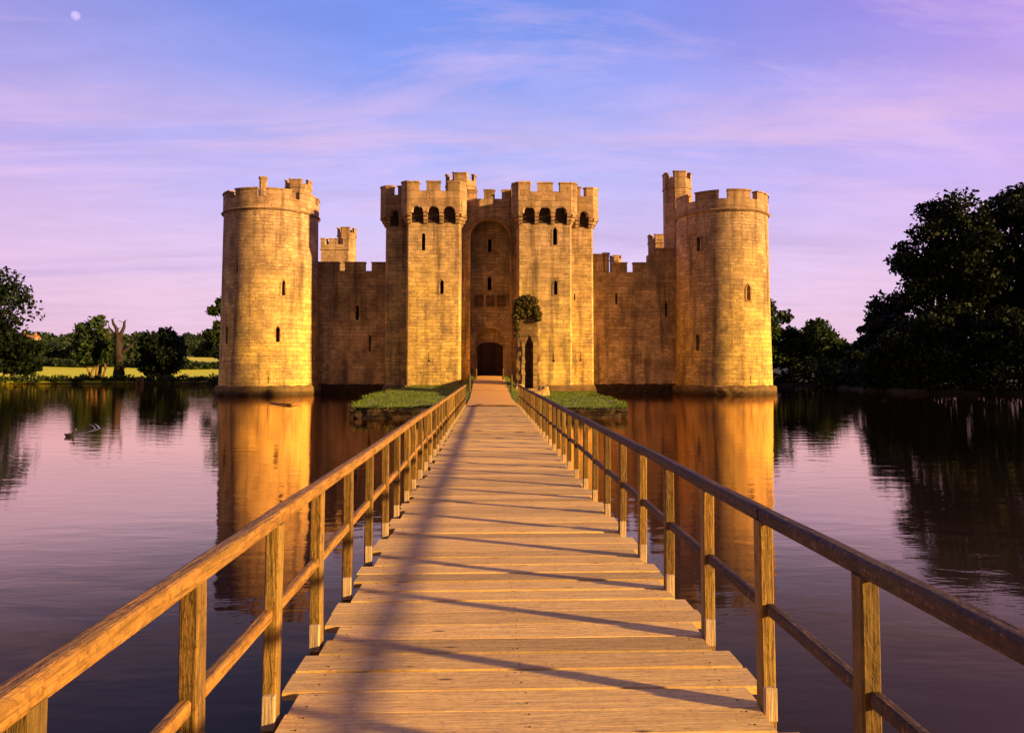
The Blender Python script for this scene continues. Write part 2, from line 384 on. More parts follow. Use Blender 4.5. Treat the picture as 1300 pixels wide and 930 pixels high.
# moon: far-off sphere, its lit side painted as emission added over the sky
m, nt, b = nmat('moon_glow'); g = G(nt); nt.nodes.remove(b)
geo = g.n('ShaderNodeNewGeometry'); vd = g.n('ShaderNodeVectorMath', operation='DOT_PRODUCT')
g.put(vd.inputs[0], geo.outputs['Normal']); vd.inputs[1].default_value = (.75, -.62, .25)
em = g.n('ShaderNodeEmission'); g.put(em.inputs[0], (.9, .62, .62, 1))
g.put(em.inputs[1], g.math('MULTIPLY', g.ramp(vd.outputs['Value'], (.05, 0.), (.7, .24)), g.ramp(g.noise(g.n('ShaderNodeTexCoord').outputs['Object'], .05, 3), (.3, .75), (.7, 1.))))
tr = g.n('ShaderNodeBsdfTransparent'); ad = g.n('ShaderNodeAddShader'); nt.links.new(em.outputs[0], ad.inputs[0]); nt.links.new(tr.outputs[0], ad.inputs[1])
nt.links.new(ad.outputs[0], [n for n in nt.nodes if n.type == 'OUTPUT_MATERIAL'][0].inputs[0])
bm = bmesh.new(); bmesh.ops.create_uvsphere(bm, u_segments=32, v_segments=20, radius=36)
mo = link('moon', bm_me(bm), m, smooth=True); mo.location = at(96, 20, 6000); mo.visible_shadow = False
tag(mo, 'small pale gibbous moon high in the sky at the upper left', 'moon')

# ------------------------------------------------------------------ shoreline, terrain, water
C0 = Vector((0, 58))
shore = [(-20, -4), (20, -4), (70, -30), (105, 10), (88, 46), (68, 60), (58, 66), (49, 70), (43.5, 75), (42.5, 84), (45, 96), (47, 105), (36, 112), (20, 118), (-15, 128), (-34, 129), (-60, 131), (-88, 128), (-120, 124), (-150, 90), (-150, 30), (-100, -30), (-50, -14)]
def shore_pts(step=1.6):
    n = len(shore); out = []
    for i in range(n):
        a, b_ = Vector(shore[i]), Vector(shore[(i+1) % n]); k = max(1, int((b_-a).length/step))
        for j in range(k):
            p = a+(b_-a)*(j/k); q = p*.15
            d = (p-C0).normalized(); p = p+d*(noise.noise(Vector((q.x, q.y, 0)))*1.6+noise.noise(Vector((q.x*4, q.y*4, 5)))*.5)
            out.append(p)
    return out
SH = shore_pts()
def hill(x, y):
    r = math.hypot(x, y); d = max(0., r-185)
    side = 1.0 if x < 0 else max(.35, 1-x/260)
    if y < 40: side *= .25
    z = .6+min(d, 520)*.043*side+max(0, min(r-705, 500))*.012*side
    z += noise.noise(Vector((x*.006, y*.006, 2)))*min(5, d*.03)
    return z
offs = [(-6, -1.6), (-1.2, -.9), (-.25, -.25), (0, .12), (.35, .42), (1.4, .55), (4, None), (8, None), (14, None), (22, None), (32, None), (45, None), (60, None), (80, None), (105, None), (135, None), (170, None), (210, None), (255, None), (310, None), (380, None), (470, None), (600, None), (800, None), (1200, None), (2500, None), (7000, None)]
V = []; nS = len(SH)
for o_, z in offs:
    for p in SH:
        q = p+(p-C0).normalized()*o_
        V.append((q.x, q.y, z if z is not None else hill(q.x, q.y)))
V.append((0, 58, -1.8)); Fc = []
for k in range(len(offs)-1):
    for i in range(nS):
        j = (i+1) % nS; Fc.append((k*nS+i, k*nS+j, (k+1)*nS+j, (k+1)*nS+i))
me = bpy.data.meshes.new('ground'); me.from_pydata(V, [], Fc+[(len(V)-1, (i+1) % nS, i) for i in range(nS)]); me.update()
m, nt, b = nmat('ground_fields'); g = G(nt); P = g.n('ShaderNodeNewGeometry').outputs['Position']; sp = g.n('ShaderNodeSeparateXYZ', i_Vector=P)
dist = g.n('ShaderNodeVectorMath', operation='LENGTH', i_Vector=P).outputs['Value'] if False else None
vl = g.n('ShaderNodeVectorMath', operation='LENGTH'); g.put(vl.inputs[0], P); dist = vl.outputs['Value']
gn = g.noise(P, .6, 5, .65); gb = g.noise(P, .012, 2)
near = g.mix(gn, (.02, .03, .008), (.07, .085, .02))
mead = g.mix(gn, (.46, .50, .012), (.78, .72, .015))
vo = g.n('ShaderNodeTexVoronoi'); g.put(vo.inputs['Vector'], g.mapped(P, (1, .55, 1))); vo.inputs['Scale'].default_value = .0085
fld = g.mix(g.n('ShaderNodeSeparateColor', i_Color=vo.outputs['Color']).outputs[0], (.40, .46, .03), (.80, .66, .03))
col = g.mix(g.ramp(g.math('DIVIDE', dist, 1000), (.137, 0.), (.145, 1.)), near, mead)
col = g.mix(g.ramp(g.math('DIVIDE', dist, 1000), (.215, 0.), (.235, 1.)), col, fld)
col = g.mix(g.ramp(g.math('DIVIDE', sp.outputs[0], 100), (.15, 0.), (.25, 1.)), col, g.mix(gn, (.008, .011, .004), (.03, .04, .01)))
col = g.mix(g.ramp(sp.outputs[2], (0., 1.), (.5, 0.)), col, (.014, .010, .007))
g.put(b.inputs['Base Color'], col); g.put(b.inputs['Normal'], g.bump(gn, .5, .2))
tag(link('ground', me, m, smooth=True), kind='structure')

m, nt, b = nmat('moat_water'); g = G(nt); P = g.n('ShaderNodeNewGeometry').outputs['Position']
nt.nodes.remove(b)
r1 = g.noise(g.mapped(P, (.55, 1.25, 1)), 1.5, 3, .5, .3); r2 = g.noise(g.mapped(P, (1, 2.2, 1)), 5.0, 3, .55); r3 = g.noise(g.mapped(P, (.05, .09, 1)), 1., 2)
wv = g.n('ShaderNodeTexWave', wave_type='BANDS', bands_direction='DIAGONAL'); g.put(wv.inputs['Vector'], g.mapped(P, (.5, 1.0, 1))); wv.inputs['Scale'].default_value = .55; wv.inputs['Distortion'].default_value = 5; wv.inputs['Detail'].default_value = 2; wv.inputs['Detail Scale'].default_value = .6
gust = g.ramp(r3, (.42, .35), (.62, 1.))
h = g.math('ADD', g.math('MULTIPLY', r1, .020), g.math('MULTIPLY', g.math('ADD', g.math('MULTIPLY', r2, .0045), g.math('MULTIPLY', wv.outputs['Fac'], .0035)), gust))
bmp = g.bump(h, 1., 1.)
bmp.node.inputs['Strength'].default_value = .32
fr = g.n('ShaderNodeFresnel'); fr.inputs[0].default_value = 1.5; g.put(fr.inputs['Normal'], bmp)
gl = g.n('ShaderNodeBsdfGlossy'); gl.inputs['Roughness'].default_value = .015; g.put(gl.inputs['Color'], (1., .77, .58, 1)); g.put(gl.inputs['Normal'], bmp)
df = g.n('ShaderNodeBsdfDiffuse'); g.put(df.inputs['Color'], (.030, .020, .016, 1))
mx = g.n('ShaderNodeMixShader'); g.put(mx.inputs[0], g.ramp(fr.outputs[0], (0., .0), (.12, .035), (.22, .11), (.29, .28), (.39, .68), (.6, .96)))
nt.links.new(df.outputs[0], mx.inputs[1]); nt.links.new(gl.outputs[0], mx.inputs[2]); nt.links.new(mx.outputs[0], [n for n in nt.nodes if n.type == 'OUTPUT_MATERIAL'][0].inputs[0])
M_WATER = m
me = bpy.data.meshes.new('water'); me.from_pydata([(-170, -45, 0), (120, -45, 0), (120, 140, 0), (-170, 140, 0)], [], [(0, 1, 2, 3)]); me.update()
tag(link('water', me, m), kind='structure')

# ------------------------------------------------------------------ island in the moat
ISL = [(-6.8, 37.4), (6.9, 37.4), (7.6, 42), (8.0, 48), (8.2, 56), (8.6, 62), (9.7, 67), (10.1, 73), (-6.4, 73), (-6.6, 68.5), (-7.8, 63), (-8.8, 56), (-8.2, 50), (-7.3, 42)]
def isl_h(x, y):
    t = max(0, min(1, (y-44)/26)); pathz = .60+1.15*t*t*(3-2*t)
    side = .52+(.42*max(0, min(1, (y-56)/11)) if x < 0 else -.12*max(0, min(1, (y-50)/10)))
    ax = abs(x-.15); k = max(0, min(1, (3.0-ax)/1.5)); k = k*k*(3-2*k)
    return side*(1-k)+pathz*k+noise.noise(Vector((x*.5, y*.5, 0)))*.10*(1-k)+noise.noise(Vector((x*1.7, y*1.7, 3)))*.035
per = []
for i in range(len(ISL)):
    a, b_ = Vector(ISL[i]), Vector(ISL[(i+1) % len(ISL)]); k = max(1, int((b_-a).length/.3))
    for j in range(k):
        p = a+(b_-a)*(j/k); d = (p-Vector((0, 55))).normalized()
        per.append(p+d*(noise.noise(Vector((p.x*.8, p.y*.8, 1)))*.45))
pts = list(per); edges = [(i, (i+1) % len(per)) for i in range(len(per))]
for ix in range(-24, 26):
    for iy in range(0, 60):
        x = ix*.42+random.uniform(-.1, .1); y = 37.6+iy*.6+random.uniform(-.15, .15)
        pts.append(Vector((x, y)))
res = delaunay_2d_cdt([Vector(p) for p in pts], edges, [list(range(len(per)))], 1, 1e-4)
vv, ff = res[0], res[2]
me = bpy.data.meshes.new('island'); me.from_pydata([(p.x, p.y, isl_h(p.x, p.y)) for p in vv], [], [tuple(f) for f in ff]); me.update()
if me.polygons[0].normal.z < 0: me.flip_normals()
m, nt, b = nmat('island_grass'); g = G(nt); P = g.n('ShaderNodeNewGeometry').outputs['Position']
n1 = g.noise(P, .8, 5, .6); n2 = g.noise(P, 9, 4, .7)
col = g.mix(n2, (.07, .10, .012), (.28, .33, .03)); col = g.mix(g.ramp(n1, (.52, 0.), (.7, .7)), col, (.30, .22, .07))
g.put(b.inputs['Base Color'], col); g.put(b.inputs['Normal'], g.bump(n2, .8, .08)); M_ISL = m
tag(link('island', me, M_ISL, smooth=True), kind='structure')
# stone revetment round the island
bm = bmesh.new(); lev = [-1.2, -.3, -.08, -.02, .12, .15, .28, .31, .42, 1.0]; rings = []
for k, z in enumerate(lev):
    rg = []
    for i, p in enumerate(per):
        d = (p-Vector((0, 55))).normalized(); top = isl_h(p.x, p.y)+.015
        last = k == len(lev)-1; zz_ = top if last else min(z, top-.12+.01*k)
        cell = noise.cell(Vector((p.x*1.6, p.y*1.6, int(max(0, z+.1)*6)))); j = noise.noise(Vector((p.x*2.1, p.y*2.1, z*4)))*.10+cell*.13+(.05 if k in (3, 5, 7) else 0)
        q = p+d*(-.12 if last else .18-.015*k+j)
        rg.append(bm.verts.new((q.x, q.y, zz_)))
    rings.append(rg)
for k in range(len(lev)-1):
    for i in range(len(per)):
        j = (i+1) % len(per); bm.faces.new((rings[k][i], rings[k][j], rings[k+1][j], rings[k+1][i]))
me = bm_me(bm); uv_box(me)
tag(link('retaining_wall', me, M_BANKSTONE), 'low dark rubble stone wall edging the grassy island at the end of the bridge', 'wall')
# path from the bridge to the gate
bm = bmesh.new(); pv = []
for k in range(60):
    y = 36.9+k*(73.2-36.9)/59; t = min(1, (y-36.9)/20); hw = 1.30*(1-t)+1.28*t
    cx = .2-.1*t
    row = []
    for s in range(9):
        u = -1+2*s/8; x = cx+u*hw+(noise.noise(Vector((y, u*3, 0)))*.07 if abs(u) == 1 else 0)
        tt = max(0, min(1, (y-44)/26))
        row.append(bm.verts.new((x, y, max(isl_h(x, y), .60+1.15*tt*tt*(3-2*tt))+.03+.03*(1-u*u))))
    pv.append(row)
for k in range(59):
    for s in range(8): bm.faces.new((pv[k][s], pv[k][s+1], pv[k+1][s+1], pv[k+1][s]))
M_PATH = plain('path_gravel', (.78, .40, .09), .95, .25, 5, .4)
tag(link('path', bm_me(bm), M_PATH, smooth=True), kind='structure')
# grass tufts on the island
N = 26000; q = rng.uniform([-9.6, 37.4], [10, 72.5], (N, 2)); 
def inside(px, py, poly):
    r = np.zeros(len(px), bool); n = len(poly)
    for i in range(n):
        x0, y0 = poly[i]; x1, y1 = poly[(i+1) % n]
        c_ = ((y0 > py) != (y1 > py)) & (px < (x1-x0)*(py-y0)/((y1-y0) if y1 != y0 else 1e-9)+x0); r ^= c_
    return r
ok = inside(q[:, 0], q[:, 1], ISL) & (np.abs(q[:, 0]-.1) > 1.45); q = q[ok]
hz = np.array([isl_h(a, b_) for a, b_ in q]); n = len(q)
edge = np.array([[p.x*.985+rng.normal(0, .10), p.y+(.16 if p.y < 45 else 0)+rng.normal(0, .10)] for p in per for _ in range(34) if p.y < 66]); keep = np.array([noise.noise(Vector((a*.7, b_*.7, 8))) > -.12 for a, b_ in edge])
edge = edge[keep & (np.abs(edge[:, 0]-.2) > 1.5)]; q = np.concatenate([q, edge]); hz = np.concatenate([hz, [isl_h(a, b_)-.05 for a, b_ in edge]]); n0 = n; n = len(q)
ang = rng.uniform(0, 6.28, n); hh = rng.uniform(.03, .085, n)*(1+.8*(rng.random(n) > .93)); hh[n0:] = rng.uniform(.06, .22, n-n0); wd = rng.uniform(.02, .05, n)
dxv = np.stack([np.cos(ang)*wd, np.sin(ang)*wd, np.zeros(n)], 1); base = np.stack([q[:, 0], q[:, 1], hz-.01], 1)
lean = np.stack([rng.normal(0, .04, n)*(1+(np.arange(n) >= n0)*2), rng.normal(0, .04, n)*(1+(np.arange(n) >= n0)*2), hh], 1)
vs = np.concatenate([base-dxv, base+dxv, base+lean], 0); idx = np.arange(n)
tag(link('grass', np_mesh('grass', vs, np.stack([idx, idx+n, idx+2*n], 1), rng.random(n)), M_GRASS), 'short green grass covering the island in front of the castle', 'grass', kind='stuff')

# ------------------------------------------------------------------ CASTLE
YC = 74.8; YG = 69.0
castle = thing('castle', 'moated medieval stone castle with round corner towers and a twin-towered battlemented gatehouse', 'castle', (0, 75, 0))
def slit_outline(w, h, kind):
    """2-D outline around (0,0) bottom centre"""
    if kind == 'pointed':
        pts = [(-w/2, 0), (w/2, 0), (w/2, h-w*.9)]
        pts += [(w/2*(1-(k/4)**1.6), h-w*.9+w*.9*(k/4)) for k in range(1, 5)]
        pts += [(-w/2*(1-(k/4)**1.6), h-w*.9+w*.9*(k/4)) for k in range(3, 0, -1)] + [(-w/2, h-w*.9)]
        return pts
    if kind == 'round':
        return [(-w/2, 0), (w/2, 0)]+[(w/2*math.cos(math.pi*k/8), h-w/2+w/2*math.sin(math.pi*k/8)) for k in range(9)]
    if kind == 'keyhole':
        r = w*1.6
        c_ = [(r*math.sin(a), r-r*math.cos(a)) for a in [math.pi*k/8 for k in range(0, 8)]]
        return c_+[(w/2, 2*r-.02), (w/2, h), (-w/2, h), (-w/2, 2*r-.02)]+[(-x, z) for x, z in c_[:0:-1]]
    return [(-w/2, 0), (w/2, 0), (w/2, h), (-w/2, h)]
def frame_at(pos, nrm):
    n_ = Vector((nrm[0], nrm[1], 0)).normalized(); t = Vector((-n_.y, n_.x, 0))
    return lambda u, d, z: Vector(pos)+t*u+n_*d+Vector((0, 0, z))
def slit_cutter(pos, nrm, w, h, kind, depth=.75):
    fr_ = frame_at(pos, nrm); bm = bmesh.new()
    extrude_outline(bm, slit_outline(w, h, kind), lambda u, z: fr_(u, .5, z), lambda u, z: fr_(u, -depth, z)); return bm_me(bm)
def slit_part(parent, pos, nrm, w, h, kind, depth=.75, surround=True, mat=None):
    """dark opening panel with a slightly proud stone surround: one arrow slit"""
    fr_ = frame_at(pos, nrm); o_ = slit_outline(w, h, kind)
    bm = bmesh.new(); extrude_outline(bm, slit_outline(w+.06, h+.06, kind), lambda u, z: fr_(u, -depth+.05, z-.03), lambda u, z: fr_(u, -depth-.05, z-.03))
    o = link('arrow_slit', bm_me(bm), M_DARK, parent)
    if surround:
        b2 = bmesh.new(); s = .16; oo = slit_outline(w+2*s, h+1.6*s, kind); n = len(o_)
        if len(oo) == n:
            A = [b2.verts.new(fr_(u, .035, z)) for u, z in o_]; B = [b2.verts.new(fr_(u, .035, z-s*.8)) for u, z in oo]
            C_ = [b2.verts.new(fr_(u, -.15, z-s*.8)) for u, z in oo]; E = [b2.verts.new(fr_(u, -.15, z)) for u, z in o_]
            for i in range(n):
                j = (i+1) % n
                b2.faces.new((A[i], A[j], B[j], B[i])); b2.faces.new((B[i], B[j], C_[j], C_[i])); b2.faces.new((A[j], A[i], E[i], E[j]))
            me_ = bm_me(b2); uv_box(me_); link('window_surround', me_, mat or M_TRIM, parent)
    return o

def round_tower(cx, cy, gapc, slits, label, zs, zc, zt, turret=None):
    bm = bmesh.new(); n = 120; levels = [(-1.5, 4.72), (1.0, 4.70), (4, 4.64), (9, 4.57), (14, 4.53), (zs, 4.50)]
    rings = [[bm.verts.new((cx+math.sin(2*math.pi*k/n)*r, cy-math.cos(2*math.pi*k/n)*r, z)) for k in range(n)] for z, r in levels]
    for i in range(len(rings)-1):
        for k in range(n): bm.faces.new((rings[i][k], rings[i][(k+1) % n], rings[i+1][(k+1) % n], rings[i+1][k]))
    bm.faces.new(rings[0][::-1]); bm.faces.new(rings[-1])
    me = bm_me(bm); cs = []; info = []
    for px, py0, py1, wpx, kind in slits:
        # ray from the measured position to the drum
        p = at(px, py1, cy); d = Vector((p.x-EYE.x, p.y-EYE.y)).normalized(); c_ = Vector((cx, cy)); o_ = Vector((EYE.x, EYE.y))
        tt = (c_-o_).dot(d); perp = (o_+d*tt-c_).length; perp = min(perp, 4.5); q = o_+d*(tt-math.sqrt(4.58**2-perp**2))
        nr = (q-c_).normalized(); pos = Vector((q.x, q.y, Z(py1, q.y, px)))
        h = Z(py0, q.y, px)-pos.z; vis = max(.3, abs(nr.dot(-d))); w_ = wpx*q.y/F/vis
        cs.append(slit_cutter(pos, nr, w_, h, kind, .55)); info.append((pos, nr, w_, h, kind))
    me = cut(me, cs); uv_cyl(me, cx, cy, 4.6)
    t = link('round_tower', me, M_STONE, castle); t['label'] = label
    for i_ in info: slit_part(t, *i_, depth=.5, surround=i_[2] > .3)
    # string course and parapet
    bm = bmesh.new(); arc_block(bm, cx, cy, 4.2, 4.62, zs-.10, zs+.02, 0, 360, n, 4.74); arc_block(bm, cx, cy, 4.2, 4.74, zs+.02, zs+.14, 0, 360, n, 4.60)
    me = bm_me(bm); uv_cyl(me, cx, cy, 4.6); link('string_course', me, M_TRIM, t)
    bm = bmesh.new(); z1 = zs+.14
    arc_block(bm, cx, cy, 4.0, 4.57, z1, zc, 0, 360, n)
    gw = 5.3
    for k in range(len(gapc)):
        a0 = gapc[k]+gw; a1 = (gapc[(k+1) % len(gapc)]+(360 if k == len(gapc)-1 else 0))-gw; j = random.uniform(-.07, .03)
        arc_block(bm, cx, cy, 4.0, 4.57, zc, zt-.14+j, a0, a1, 12)
        arc_block(bm, cx, cy, 3.95, 4.65, zt-.14+j, zt+j, a0-.6, a1+.6, 12)
    me = bm_me(bm); uv_cyl(me, cx, cy, 4.6); link('parapet', me, M_TRIM, t)
    # rubble plinth
    bm = bmesh.new(); lv = [(-1.2, 5.05), (0, 5.02), (.25, 5.05), (.5, 5.0), (.78, 4.98), (.92, 4.62)]
    rings = []
    for z, r in lv:
        rg = []
        for k in range(200):
            a = 2*math.pi*k/200; jj = noise.noise(Vector((math.sin(a)*9, math.cos(a)*9, z*5+cx)))*.12; jz = noise.noise(Vector((math.sin(a)*6, math.cos(a)*6, cx)))*.10
            rg.append(bm.verts.new((cx+math.sin(a)*(r+jj), cy-math.cos(a)*(r+jj), z+(jz if z > .4 else 0))))
        rings.append(rg)
    for i in range(len(rings)-1):
        for k in range(200): bm.faces.new((rings[i][k], rings[i][(k+1) % 200], rings[i+1][(k+1) % 200], rings[i+1][k]))
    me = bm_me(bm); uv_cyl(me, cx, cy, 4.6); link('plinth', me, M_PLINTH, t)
    return t
def ngon(cx, cy, r, n=8, rot=22.5): return [(cx+r*math.cos(R(rot+360*k/n)), cy+r*math.sin(R(rot+360*k/n))) for k in range(n)]
def turret(name, cx, cy, r, z0, zs, zc, zt, parent, n=8, merl=None, label=None, th=.28, rot=22.5):
    bm = bmesh.new(); P_ = ngon(cx, cy, r, n, rot); prism(bm, P_, z0, zs); prism(bm, offset(P_, .09), zs, zs+.14)
    Q_ = offset(P_, .03); L = (Vector(Q_[0])-Vector(Q_[1])).length
    parapet(bm, Q_, th, zs+.14, zc, zt, merl or {i: ([(0, 1)] if i % 2 else [(0, .18), (.82, 1)]) for i in range(n)})
    me = bm_me(bm); uv_box(me); o = link(name, me, M_TRIM, parent)
    if label: o['label'] = label
    return o

zT = Z(240, 70.3); zC = Z(251, 70.3); zS = Z(266, 70.3)
LX = X(346, YC)-.25; RX = X(914.5, YC)+.25
per9 = lambda first: [first+40*k for k in range(9)]
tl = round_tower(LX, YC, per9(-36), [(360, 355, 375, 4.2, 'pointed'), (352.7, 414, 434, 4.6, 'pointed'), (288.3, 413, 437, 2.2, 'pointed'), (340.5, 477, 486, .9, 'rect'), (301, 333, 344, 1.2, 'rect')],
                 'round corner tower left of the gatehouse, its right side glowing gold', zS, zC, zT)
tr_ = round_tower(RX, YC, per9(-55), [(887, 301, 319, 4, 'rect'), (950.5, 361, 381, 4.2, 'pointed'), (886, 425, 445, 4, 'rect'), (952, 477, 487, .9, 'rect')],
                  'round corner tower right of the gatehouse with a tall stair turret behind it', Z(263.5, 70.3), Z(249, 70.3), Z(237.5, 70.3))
# chimney and turret on the left tower
cx_, cy_ = X(331, 72.3), 72.3
bm = bmesh.new(); prism(bm, ngon(cx_, cy_, .36), zS, Z(229, 72)); prism(bm, ngon(cx_, cy_, .44), Z(229, 72), Z(226.3, 72))
me = bm_me(bm); uv_box(me); link('chimney', me, M_TRIM, tl)
turret('stair_turret', X(376.5, 76.6), 76.6, 1.32, zS, Z(243, 76.6), Z(238, 76.6), Z(232.3, 76.6), tl)
turret('stair_turret', X(861.5, 78.4), 78.4, 1.49, 10, Z(240, 78.4), Z(227.5, 78.4), Z(219, 78.4), tr_)
# stair-turret strip on the flank of the left tower is read from its shadow; curtain walls
def curtain(x0, x1, y0, y1, zc, merl, slits, label, zt, mat):
    bm = bmesh.new(); box(bm, x0, x1, y0, y1, -1.4, zc); me = bm_me(bm); cs = []; info = []
    for px, py0, py1, wpx, kind in slits:
        pos = at(px, py1, y0); h = Z(py0, y0, px)-pos.z; w_ = wpx*y0/F; cs.append(slit_cutter(pos, (0, -1), w_, h, kind, .6)); info.append((pos, (0, -1), w_, h, kind))
    me = cut(me, cs) if cs else me; uv_box(me); t = link('curtain_wall', me, mat, castle); t['label'] = label
    for i_ in info: slit_part(t, *i_, depth=.55, surround=False)
    for a, b_, zt_ in merl:
        bm = bmesh.new(); box(bm, a, b_, y0, y0+.6, zc, zt_-.14); box(bm, a-.05, b_+.05, y0-.06, y0+.66, zt_-.14, zt_)
        me = bm_me(bm); uv_box(me); link('merlon', me, mat, t)
    bm = bmesh.new(); n = 40
    n = 90; prev = None
    for i in range(n+1):
        a = x0+(x1-x0)*i/n; cur = []
        for k_, (z_, d_) in enumerate(((-1.2, .40), (-.05, .36), (.15, .37), (.4, .33), (.62, .33), (.82, .28), (.95, .0))):
            j = noise.noise(Vector((a*2.3, z_*5, 1)))*.13; jz = noise.noise(Vector((a*1.9, 3, x0)))*.14 if k_ > 3 else 0
            cur.append(bm.verts.new((a, y0-d_-(j if k_ < 6 else -.04), z_+jz)))
        if prev:
            for k_ in range(6): bm.faces.new((prev[k_], cur[k_], cur[k_+1], prev[k_+1]))
        prev = cur
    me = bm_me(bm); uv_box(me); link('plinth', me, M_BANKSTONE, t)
    return t
YW = 76.0; zt_ = Z(333, YW); zc_ = Z(344.5, YW); xx = lambda px: X(px, YW)
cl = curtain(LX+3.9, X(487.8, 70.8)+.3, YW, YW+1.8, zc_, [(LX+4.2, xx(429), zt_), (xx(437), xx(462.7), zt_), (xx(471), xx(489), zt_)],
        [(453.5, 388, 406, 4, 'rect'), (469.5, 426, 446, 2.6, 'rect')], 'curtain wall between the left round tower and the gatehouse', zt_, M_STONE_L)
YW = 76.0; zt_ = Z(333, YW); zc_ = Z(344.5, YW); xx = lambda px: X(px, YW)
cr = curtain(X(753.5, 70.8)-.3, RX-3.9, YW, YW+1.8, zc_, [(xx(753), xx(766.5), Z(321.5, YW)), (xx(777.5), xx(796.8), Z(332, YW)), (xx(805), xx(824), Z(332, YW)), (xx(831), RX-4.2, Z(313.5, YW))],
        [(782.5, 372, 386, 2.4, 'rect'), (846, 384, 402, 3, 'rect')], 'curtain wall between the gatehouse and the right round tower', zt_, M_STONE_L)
bm = bmesh.new(); c1 = ngon(xx(770.5), YW+.45, .34); prism(bm, c1, zc_, Z(322, YW)); prism(bm, offset(c1, .08), Z(322, YW), Z(319.5, YW)); me = bm_me(bm); uv_box(me); link('chimney', me, M_STONE_L, cr)
bm = bmesh.new(); box(bm, xx(824.3), xx(831), YW+.02, YW+1.2, zc_, Z(322, YW)); me = bm_me(bm); uv_box(me); link('merlon', me, M_STONE_L, cr)
# towers and turrets seen over the curtain walls
def square_tower(x0, x1, y0, y1, zs, zc, zt, label, merl=None):
    bm = bmesh.new(); P_ = [(x0, y0), (x1, y0), (x1, y1), (x0, y1)]; prism(bm, P_, -1.4, zs); prism(bm, offset(P_, .10), zs, zs+.16); parapet(bm, offset(P_, .03), .4, zs+.16, zc, zt, merl)
    me = bm_me(bm); uv_box(me); o = link('square_tower', me, M_STONE, castle); o['label'] = label; return o
st_ = square_tower(X(406, 94), X(441, 94), 94, 99, Z(318, 94), Z(311, 94), Z(303.5, 94), 'square tower rising behind the left curtain wall', {0: [(0, .16), (.30, .62), (.8, 1)]})
turret('stair_turret', X(438, 95), 95.6, 1.20, 12, Z(301, 95), Z(297, 95), Z(290, 95), st_)
turret('stair_turret', X(835.5, 84), 84, 1.05, 8, Z(309, 84), Z(303.5, 84), Z(297.5, 84), castle, label='octagonal turret peeping over the right curtain wall')
turret('stair_turret', X(782, 108), 108, .85, 8, Z(331, 108), Z(328, 108), Z(324, 108), castle, label='small lit turret top behind the right curtain wall')
# hidden side and rear walls keep the castle a closed court
bm = bmesh.new(); box(bm, LX-.9, LX+.9, YC+4, 116, -1.4, 12.6); box(bm, RX-.9, RX+.9, YC+4, 116, -1.4, 12.6); box(bm, LX+.9, RX-.9, 114.2, 116, -1.4, 12.6)
me = bm_me(bm); uv_box(me); link('curtain_wall', me, M_STONE_C, castle)['label'] = 'side and rear curtain walls closing the courtyard'

